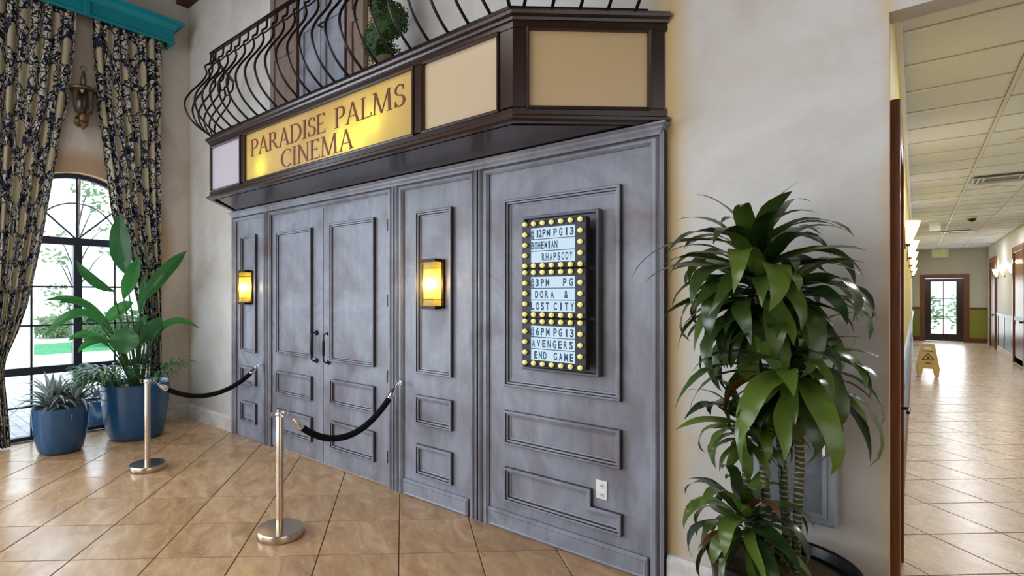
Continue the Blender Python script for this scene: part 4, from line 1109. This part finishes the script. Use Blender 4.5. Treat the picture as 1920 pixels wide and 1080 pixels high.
# ---- big blue planter with bird of paradise
def to_local(o_loc): return lambda x, y, X: Vector(pix(x, y, X=X)) - Vector(o_loc)
BX, BY = -6.50, pix(255, 700, X=-6.50).y
bp_ = empty('potted_bird_of_paradise', (BX, BY, 0), 'tall bird-of-paradise plant in the large royal blue planter at the window', 'plant')
MB().lathe([(.22, 0), (.255, .010), (.282, .05), (.306, .17), (.334, .40), (.346, .58), (.348, .61), (.342, .616), (.326, .60), (.316, .53)], n=40, power=2.15).build('planter', 'blue_pot', bp_)
MB().lathe([(.322, .55), (.2, .565), (.001, .57)], n=30, power=2.15).build('soil', 'soil', bp_)
Lc_ = to_local((BX, BY, 0))
def blade(pts, width, n=12, fold=.25, facing=None, nm='leaf', mat='paradise', parent=None, tipw=.1, basew=.15, widest=.45, wob=0):
    P = [Vector(p) for p in pts]
    def bez(t):
        if len(P) == 3: return P[0] * (1 - t) ** 2 + P[1] * 2 * t * (1 - t) + P[2] * t * t
        return P[0].lerp(P[1], t)
    face = facing or Vector((.8, -.5, .35)); face = Vector(face).normalized(); vs = []; pr = None
    for i in range(n + 1):
        t = i / n; p = bez(t); tg = (bez(min(t + .02, 1)) - bez(max(t - .02, 0))).normalized()
        sd = tg.cross(face).normalized(); nn = sd.cross(tg).normalized()
        if t < widest: w = basew + (1 - basew) * math.sin(PI / 2 * t / widest)
        else: w = math.cos(PI / 2 * ((t - widest) / (1 - widest)) ** 1.6)
        w = w * width / 2 + .001
        for s in (-1, -.5, 0, .5, 1):
            vs.append(p + sd * (w * s) + nn * (abs(s) * fold * w + wob * w * math.sin(t * 11 + s * 2) * abs(s)))
    m = MB(); fs = [(i * 5 + s, (i + 1) * 5 + s, (i + 1) * 5 + s + 1, i * 5 + s + 1) for i in range(n) for s in range(4)]
    m.add(vs, fs, True); return m.build(nm, mat, parent)
zf = 1 / FPX * 6.0
def bop(base, mid, tip, wpx, Xb, Xt, facing=None, fold=.34, wob=.11):
    b, t_ = Lc_(*base, Xb), Lc_(*tip, Xt); m_ = Lc_(*mid, (Xb + Xt) / 2)
    blade([b, m_, t_], wpx * zf, facing=facing, fold=fold, parent=bp_, wob=wob)
    g = Vector((random.uniform(-.05, .05), random.uniform(-.05, .05), .55)); q = g.lerp(b, .6) + Vector((0, 0, .06))
    MB().tube([g, q, b, b.lerp(m_, .25)], [.011, .009, .007, .004], 7).build('stalk', 'stalk', bp_)
bop((236, 512), (224, 470), (224, 402), 36, -6.5, -6.55)
bop((213, 546), (172, 536), (142, 488), 17, -6.45, -6.5, fold=.5)
bop((264, 568), (300, 520), (350, 470), 27, -6.4, -6.35, fold=.4)
bop((232, 560), (248, 528), (260, 482), 26, -6.35, -6.4, fold=.6)
bop((208, 616), (160, 545), (82, 564), 13, -6.4, -6.45, fold=.5)
bop((190, 590), (150, 555), (108, 568), 12, -6.5, -6.5, fold=.5)
bop((206, 622), (150, 552), (86, 630), 20, -6.3, -6.3, facing=(.6, -.2, .7))
bop((212, 642), (170, 628), (146, 662), 14, -6.3, -6.3, fold=.5)
bop((281, 652), (312, 575), (374, 616), 13, -6.3, -6.15, fold=.6)
bop((262, 640), (285, 625), (303, 594), 30, -6.3, -6.3, fold=.5)
bop((240, 612), (232, 640), (236, 664), 46, -6.25, -6.2, facing=(.8, -.5, .1), fold=.15)
bop((196, 606), (222, 580), (250, 566), 24, -6.5, -6.45)
bop((262, 590), (268, 560), (272, 515), 14, -6.55, -6.6)
bop((270, 650), (262, 600), (276, 590), 12, -6.55, -6.6)
bop((216, 650), (219, 625), (222, 608), 10, -6.45, -6.45)
bop((190, 610), (172, 585), (160, 612), 10, -6.55, -6.6)
bop((205, 650), (160, 610), (128, 640), 12, -6.35, -6.4, fold=.5)
bop((250, 655), (255, 620), (266, 600), 18, -6.5, -6.5)
for k in range(12):
    a = k * 2.4; r_ = .10
    MB().tube([(math.cos(a) * .06, math.sin(a) * .06, .55), (math.cos(a) * r_, math.sin(a) * r_, .8), (math.cos(a) * r_ * 1.6, math.sin(a) * r_ * 1.6, 1.15 + .15 * math.sin(k))], [.012, .009, .005], 7).build('stalk', 'stalk', bp_)
# parlour palms planted round its foot: things of their own in the same pot
pm_ = [ribbon(L, W, dp, 'palmleaf', n=7, widest=.5, base=.3) for L, W, dp in [(.26, .022, 1.4), (.32, .026, 1.8), (.22, .024, 1.0), (.30, .020, 2.2)]]
def tuft(loc, label, N, s0, s1, az0, az1, nm='parlour_palm', meshes=None, group=None, cat='plant', fr=6, spread_=.5, hgt=.34):
    o = empty(nm, loc, label, cat, group)
    for f in range(fr):
        az = az0 + (az1 - az0) * (f + .5) / fr + rnd.uniform(-.2, .2); L = rnd.uniform(.7, 1) * spread_; hz = rnd.uniform(.7, 1.1) * hgt
        pts = [Vector((0, 0, 0)), Vector((math.cos(az) * L * .35, math.sin(az) * L * .35, hz * .8)), Vector((math.cos(az) * L * .75, math.sin(az) * L * .75, hz))]
        MB().tube(pts, [.006, .004, .002], 5).build('stalk', 'stalk', o)
        n = N // fr
        for i in range(n):
            t = .25 + .75 * i / n; c = pts[0] * (1 - t) ** 2 + pts[1] * 2 * t * (1 - t) + pts[2] * t * t
            side = 1 if i % 2 else -1
            place_leaf(rnd.choice(meshes or pm_), o, c, az + side * rnd.uniform(.35, 1.1) * (1.1 - .6 * t), R(rnd.uniform(5, 45)), 0, rnd.uniform(s0, s1))
    return o
tuft((BX + .13, BY - .22, .565), 'bushy green parlour palm at the left foot of the tall plant', 130, .75, 1.1, R(150), R(390), fr=9, spread_=.40, hgt=.26)
tuft((BX + .14, BY + .16, .565), 'sparse green parlour palm spreading to the right of the blue planter', 56, .6, .9, R(0), R(130), fr=5, spread_=.42, hgt=.28)

tuft((BX + .05, BY - .30, .58), 'low dense parlour palm spilling over the left rim of the large blue planter', 110, .8, 1.15, R(170), R(330), fr=8, spread_=.34, hgt=.18)
# ---- small blue planter with bromeliads
SX, SY = -6.45, pix(114, 700, X=-6.45).y
sp_ = empty('potted_bromeliad', (SX, SY, 0), 'spiky silver-green bromeliads in the smaller blue planter', 'plant')
MB().lathe([(.150, 0), (.178, .008), (.198, .035), (.218, .12), (.240, .29), (.250, .435), (.252, .46), (.246, .465), (.234, .45), (.226, .41)], n=40, power=2.15).build('planter', 'blue_pot', sp_)
MB().lathe([(.230, .425), (.15, .435), (.001, .44)], n=30, power=2.15).build('soil', 'soil', sp_)
bl = [ribbon(L, W, dp, 'bromeliad', n=8, fold=.5, widest=.25, base=.8) for L, W, dp in [(.38, .040, 1.0), (.42, .036, 1.8), (.34, .046, .5), (.40, .034, 2.2)]]
bg = [ribbon(.22, .06, .5, 'bromeliad_green', n=7, fold=.4, widest=.4, base=.7)]
for (cx_, cy_), N in (((-.04, -.07), 44), ((.02, .12), 34), ((-.12, .02), 18)):
    for k in range(N):
        t = k / N; place_leaf(rnd.choice(bl), sp_, Vector((cx_, cy_, .44)), k * 2.4 + rnd.uniform(-.2, .2), R(86 - 72 * t) + rnd.uniform(-.1, .1), 0, rnd.uniform(.8, 1.1) * (1.15 - .2 * t))
    for k in range(7): place_leaf(bg[0], sp_, Vector((cx_, cy_, .44)), k * 2.4, R(70 - 5 * k), 0, rnd.uniform(.8, 1.1))

# ================================================================== FIRE CABINET, ALARM BOX
cb = empty('fire_extinguisher_cabinet', (-.42, YW, .90), 'grey metal fire extinguisher cabinet with glass door behind the dracaena', 'cabinet')
MB().box((-.166, -.004, -.343), (.166, 0, .343)).build('back', 'cab_inner', cb)
m = MB(); m.frame([(-.166, -.343), (.166, -.343), (.166, .343), (-.166, .343)], [(0, 0), (0, .09), (.004, .105), (.010, .108), (.036, .108), (.04, .10), (.04, .004)], 0); m.build('body', 'cab_metal', cb)
m = MB(); m.frame([(-.128, -.305), (.128, -.305), (.128, .305), (-.128, .305)], [(0, .10), (0, .114), (.018, .114), (.02, .10), (0, .10)], 0); o = m.build('door_frame', 'cab_metal', cb)
MB().box((.112, -.120, -.02), (.122, -.113, .07)).build('pull', 'chrome', o)
MB().box((-.11, -.106, -.286), (.11, -.103, .286)).build('pane', 'sheenglass', cb)
ex = empty('fire_extinguisher', (-.42, YW - .056, .575), 'red fire extinguisher inside the grey wall cabinet', 'extinguisher')
MB().lathe([(.001, 0), (.044, .002), (.046, .01), (.046, .36), (.036, .40), (.016, .42), (.016, .44), (.001, .44)], n=24).build('cylinder', 'red', ex)
MB().lathe([(.0465, .17), (.0468, .29)], n=24).build('label', 'label', ex)
MB().bbox((-.02, -.014, .44), (.02, .014, .47), .003).bbox((-.015, -.01, .47), (.06, .01, .485), .002).build('valve', 'blackmetal', ex)
MB().tube([(-.02, 0, .455), (-.045, -.01, .44), (-.052, -.02, .36), (-.052, -.02, .2)], .006, 8).build('hose', 'blackmetal', ex)
tb = empty('alarm_control_box', (-.345, YW, 1.36), 'beige alarm box with dark display above the extinguisher cabinet', 'alarm box')
MB().bbox((-.066, -.035, -.10), (.066, 0, .115), .008).build('casing', 'beige', tb)
MB().box((-.035, -.0365, .015), (.035, -.0345, .05)).build('display', 'lcd', tb)

# ================================================================== CORRIDOR FITTINGS
def half_sconce(name, x, y, s, label, group):
    o = empty(name, (x, y, 2.11), label, 'lamp', group)
    prof_ = [(.03, 0), (.05, .03), (.075, .09), (.10, .17), (.112, .22)]
    vs = []; n = 12
    for r_, z in prof_:
        for k in range(n + 1):
            a = -PI / 2 + PI * k / n; vs.append((s * r_ * math.cos(a) + s * .012, r_ * math.sin(a) * 1.1, z))
    fs = [(i * (n + 1) + k, i * (n + 1) + k + 1, (i + 1) * (n + 1) + k + 1, (i + 1) * (n + 1) + k) for i in range(len(prof_) - 1) for k in range(n)]
    m = MB(); m.add(vs, fs, True); m.build('shade', 'shade', o)
    MB().bbox((min(0, s * .012), -.05, -.05), (max(0, s * .012), .05, .16), .002).build('back_plate', 'brass', o)
    MB().sphere((s * .03, 0, -.012), .018, 10, 6).build('finial', 'brass', o)
    light('sconce_lamp', 'POINT', (x + s * .07, y, 2.40), 5.5, (1, .90, .76), .05)
wds = ['nearest', 'second', 'third', 'fourth', 'farthest']
for k, y in enumerate((7.2, 9.8, 12.4, 15.5, 19.8)):
    half_sconce('corridor_sconce', XC, y, 1, '%s of the five glowing bowl sconces along the yellow left corridor wall' % wds[k], 'left corridor sconces')
for y, lb in ((19.15, 'glowing bowl sconce beside the nearer right corridor door'), (20.8, 'glowing bowl sconce midway between the two right corridor doors'), (22.45, 'glowing bowl sconce beside the farther right corridor door')):
    half_sconce('corridor_sconce', XR, y, -1, lb, 'right corridor sconces')
for k, y in enumerate((4.9, 7.95, 11.2, 14.5, 17.8, 21.1)):
    o = empty('downlight', (.84, y, Z_CORR), '%s flush round downlight in the corridor ceiling' % ['nearest', 'second nearest', 'third nearest', 'fourth nearest', 'fifth nearest', 'farthest'][k], 'lamp', 'corridor downlights')
    MB().lathe([(.075, .004), (.105, .0), (.105, -.006), (.075, -.004)], n=20).build('ring', 'ceil_tee', o)
    MB().lathe([(.001, -.002), (.075, -.002), (.075, .0), (.001, .001)], n=20).build('lens', 'downlight', o)
    light('downlight_lamp', 'AREA', (.84, y, Z_CORR - .02), 32, (.97, .98, 1), .25)
def vent(x, y, w, l, label):
    o = empty('air_vent', (x, y, Z_CORR - .02), label, 'vent', 'ceiling air vents')
    m = MB()
    for i, k in enumerate((0, .05, .10)):
        a, b = w / 2 - k, l / 2 - k; z = -.008 + .006 * i
        for xa, ya, xb, yb in ((-a, -b, a, -b + .02), (-a, b - .02, a, b), (-a, -b + .02, -a + .02, b - .02), (a - .02, -b + .02, a, b - .02)): m.box((xa, ya, z - .004), (xb, yb, z + .004))
    m.build('louvre', 'vent', o); MB().box((-w / 2 + .01, -l / 2 + .01, .01), (w / 2 - .01, l / 2 - .01, .018)).build('back_plate', 'gray_frame', o)
vent(.84, 10.35, .56, .56, 'larger square air vent in the corridor ceiling'); vent(.72, 18.4, .5, .5, 'distant air vent in the corridor ceiling beyond the camera dome')
o = empty('security_camera', (.83, 15.2, Z_CORR - .005), 'small dark dome security camera on the corridor ceiling', 'camera')
MB().lathe([(.085, 0), (.085, -.02), (.07, -.03)], n=18).build('mount', 'ceil_tee', o); MB().lathe([(.068, -.028), (.06, -.06), (.035, -.085), (.001, -.095)], n=18).build('dome', 'blackmetal', o)
o = empty('ceiling_speaker_box', (.30, 15.6, Z_CORR - .17), 'white box hanging at the left of the corridor ceiling', 'box')
MB().bbox((-.09, -.05, -.02), (.09, .05, .17), .01).build('casing', 'white_plastic', o)
ex2 = empty('exit_sign', (.60, 24.6, 2.98), 'white EXIT sign with green letters hanging at the corridor end', 'sign')
MB().bbox((-.20, -.03, -.14), (.20, .03, .12), .008).build('casing', 'exit_face', ex2)
MB().tube([(0, 0, .12), (0, 0, .17)], .02, 8).build('stem', 'exit_face', ex2)
for ch, x in (('E', -.135), ('X', -.065), ('I', .025), ('T', .07)):
    t = MB(); put_char(t, ch, x, -.08, .15, .05 if ch != 'I' else .016, -.0315); t.build('letter', 'exit_green', ex2)
# wet floor sign
wf_ = empty('wet_floor_sign', (.175, 14.25, 0), 'yellow folding wet floor sign standing in the corridor', 'sign', rz=R(2))
def flap(s):
    m = MB(); T = Matrix.Translation((0, 0, .64)) @ Matrix.Rotation(R(s * 11), 4, 'X') @ Matrix.Translation((0, 0, -.64))
    def pl(pts, y0, y1, mat, nm, par):
        q = MB(); q.plate(pts, y0, y1); q.v = [tuple(T @ Vector(p)) for p in q.v]; return q.build(nm, mat, par)
    f = pl([(-.165, .16), (.165, .16), (.105, .60), (-.105, .60)], -.012, 0, 'yellow_plastic', 'panel', wf_)
    pl([(-.165, .16), (-.15, 0.0), (-.10, 0.0), (-.075, .12), (-.075, .16)], -.012, 0, 'yellow_plastic', 'foot', wf_)
    pl([(.075, .16), (.075, .12), (.10, 0.0), (.15, 0.0), (.165, .16)], -.012, 0, 'yellow_plastic', 'foot', wf_)
    pl([(-.105, .60), (.105, .60), (.09, .645), (-.09, .645)], -.014, 0, 'yellow_plastic', 'top_grip', wf_)
    if s < 0:
        y0, y1 = -.0135, -.0121
        pl([(-.055, .53), (.055, .53), (.05, .575), (-.05, .575)], y0, y1, 'white_print', 'plate', f)
        pl([(-.08, .49), (.08, .49), (.08, .505), (-.08, .505)], y0, y1, 'black_print', 'print_bar', f)
        q = MB()
        for (a, b), (c, d_) in (((-.085, .33), (.085, .33)), ((.085, .33), (0, .455)), ((0, .455), (-.085, .33))):
            dd = Vector((c - a, d_ - b)).normalized(); n_ = Vector((-dd.y, dd.x)) * .007
            q.plate([(a - n_.x, b - n_.y), (c - n_.x, d_ - n_.y), (c + n_.x, d_ + n_.y), (a + n_.x, b + n_.y)], y0, y1)
        q.plate([(-.03, .35), (.03, .35), (.02, .375), (.0, .405), (-.015, .40), (-.005, .375)], y0, y1)
        q.v = [tuple(T @ Vector(p)) for p in q.v]; o_ = q.build('warning_triangle', 'black_print', f); o_['kind'] = 'stuff'
        pl([(-.045, .26), (.045, .26), (.045, .275), (-.045, .275)], y0, y1, 'black_print', 'print_bar', f)
flap(-1); flap(1)
# side table / trolley corner by the right-hand door
# ================================================================== OUTDOORS
struct(MB().box((-12.9, -4, -.12), (XL - .30, 12, -.062)), 'ground_paving', 'grout')
gp = bpy.data.objects['ground_paving']
restp = MB(); cnt = 0; rp_ = random.Random(5)
y = -2.0; row = 0
while y < 9:
    x = XL - .32 - (.12 if row % 2 else 0)
    while x > -12.8:
        m = MB() if (x > -9.9 and 1.0 < y < 3.0 and cnt < 280) else restp
        z = -.045 + rp_.uniform(-.002, .002)
        m.box((x - .235, y + .004, -.062), (x - .004, y + .116, z))
        if m is not restp: m.build('paver', 'paver', gp); cnt += 1
        x -= .24
    y += .12; row += 1
restp.build('paver_field', 'paver', gp, kind='stuff')
struct(MB().box((-17.4, -8, -.12), (-12.9, 22, -.03)), 'ground_path', 'concrete')
struct(MB().box((-21.2, -14, -.14), (-17.4, 60, -.02)), 'ground_lawn', 'grass')
struct(MB().box((-60, -14, -.14), (-21.2, 60, -.03)), 'ground_drive', 'concrete')
struct(MB().box((XC - 6, Y_END + .15, -.1), (XR + 6, 60, -.03)), 'ground_yard', 'concrete')
# pot outside the glass
op = pix(182, 760, X=-7.72)
o = empty('outdoor_planter', (-7.72, op.y, -.045), 'small blue planter standing outside the window glass', 'planter')
MB().lathe([(.10, 0), (.13, .01), (.16, .18), (.17, .30), (.16, .305), (.15, .28)], n=24).build('pot', 'blue_pot', o)
MB().lathe([(.15, .27), (.001, .28)], n=16).build('soil', 'soil', o)
for k in range(26): place_leaf(rnd.choice(bl), o, Vector((0, 0, .28)), k * 2.4, R(80 - 55 * k / 26), 0, rnd.uniform(.6, .85))
# white stone plinth at the edge of the path
wp = pix(24, 640, X=-14.6)
o = empty('stone_plinth', (-14.6, wp.y, -.03), 'white stone garden plinth outside at the far left of the window', 'plinth')
MB().bbox((-.5, -.5, 0), (.5, .5, .14), .01).build('base', 'white_stone', o); MB().bbox((-.32, -.32, .14), (.32, .32, .95), .01).build('shaft', 'white_stone', o)
MB().bbox((-.4, -.4, .95), (.4, .4, 1.06), .01).build('cap', 'white_stone', o); MB().lathe([(.1, 1.06), (.14, 1.2), (.42, 1.5), (.5, 1.55), (.44, 1.55), (.1, 1.3)], n=20).build('bowl', 'white_stone', o)
def leaf_cloud(mb, c, r, n, size, rn, flat=.6):
    for i in range(n):
        d = Vector((rn.gauss(0, 1), rn.gauss(0, 1), rn.gauss(0, 1) * flat)); d = d / max(d.length, 1e-3) * (rn.random() ** .4)
        p = Vector(c) + Vector((d.x * r[0], d.y * r[1], d.z * r[2])); u = Vector((rn.gauss(0, 1), rn.gauss(0, 1), rn.gauss(0, 1) * .5)).normalized(); w = u.orthogonal().normalized() * size * .3
        mb.add([p, p + u * size * .5 + w, p + u * size, p + u * size * .5 - w], [(0, 1, 2, 3)])
def bush(x, y, r, h, label, nm='shrub', n=1300):
    o = empty(nm, (x, y, -.02), label, 'shrub', 'shrubs beyond the lawn'); rn = random.Random(int(abs(x * 31 + y * 17)))
    MB().tube([(0, 0, 0), (0, 0, h * .5)], [.06, .03], 6).build('stem', 'wood_bark', o)
    m = MB(); leaf_cloud(m, (0, 0, h * .5), (r, r, h * .55), n, .16, rn, 1); q = m.build('foliage', 'outleaf', o); q['kind'] = 'stuff'
bush(*pix(108, 640, X=-24).xy, 1.0, .8, 'round grey-green shrub beyond the lawn, left of the window mullion')
bush(*pix(172, 640, X=-22).xy, .7, .9, 'green shrub beyond the lawn, just right of the window mullion')
bush(*pix(232, 640, X=-19).xy, 1.1, 1.1, 'larger green shrub beyond the lawn, behind the tall plant')
for i, (x, y) in enumerate(((-.2, 29), (1.9, 30.5))): bush(x, y, 1.0, 1.9, ['left green shrub seen through the corridor end door', 'right green shrub seen through the corridor end door'][i])
TY = pix(145, 500, X=-12.2).y
tr = empty('garden_tree', (-12.2, TY, -.03), 'sparse young tree outside, its pale leaves scattered across the window', 'tree')
MB().tube([(0, 0, 0), (.02, .02, 1.5), (0, 0, 3), (-.1, .1, 4.6)], [.06, .045, .035, .015], 8).build('trunk', 'wood_bark', tr)
rn = random.Random(9); m = MB(); lf = MB()
for px, py, n_, r_ in ((165, 360, 56, .36), (182, 385, 30, .22), (190, 430, 20, .2), (170, 350, 18, .26), (100, 480, 26, .2), (120, 488, 18, .16), (110, 545, 34, .28), (118, 570, 34, .24), (95, 600, 18, .2), (105, 440, 14, .2), (160, 590, 24, .2), (200, 470, 12, .2)):
    c = pix(px, py, X=-12.2) - Vector((-12.2, TY, -.03)); leaf_cloud(lf, c, (r_, r_, r_ * .8), n_, .10, rn)
    a = Vector((0, 0, max(1.0, c.z - .8))); m.tube([a, a.lerp(c, .6) + Vector((0, 0, .1)), c], [.018, .01, .004], 5)
m.build('branches', 'wood_bark', tr, kind='stuff'); lf.build('foliage', 'outleaf', tr, kind='stuff')
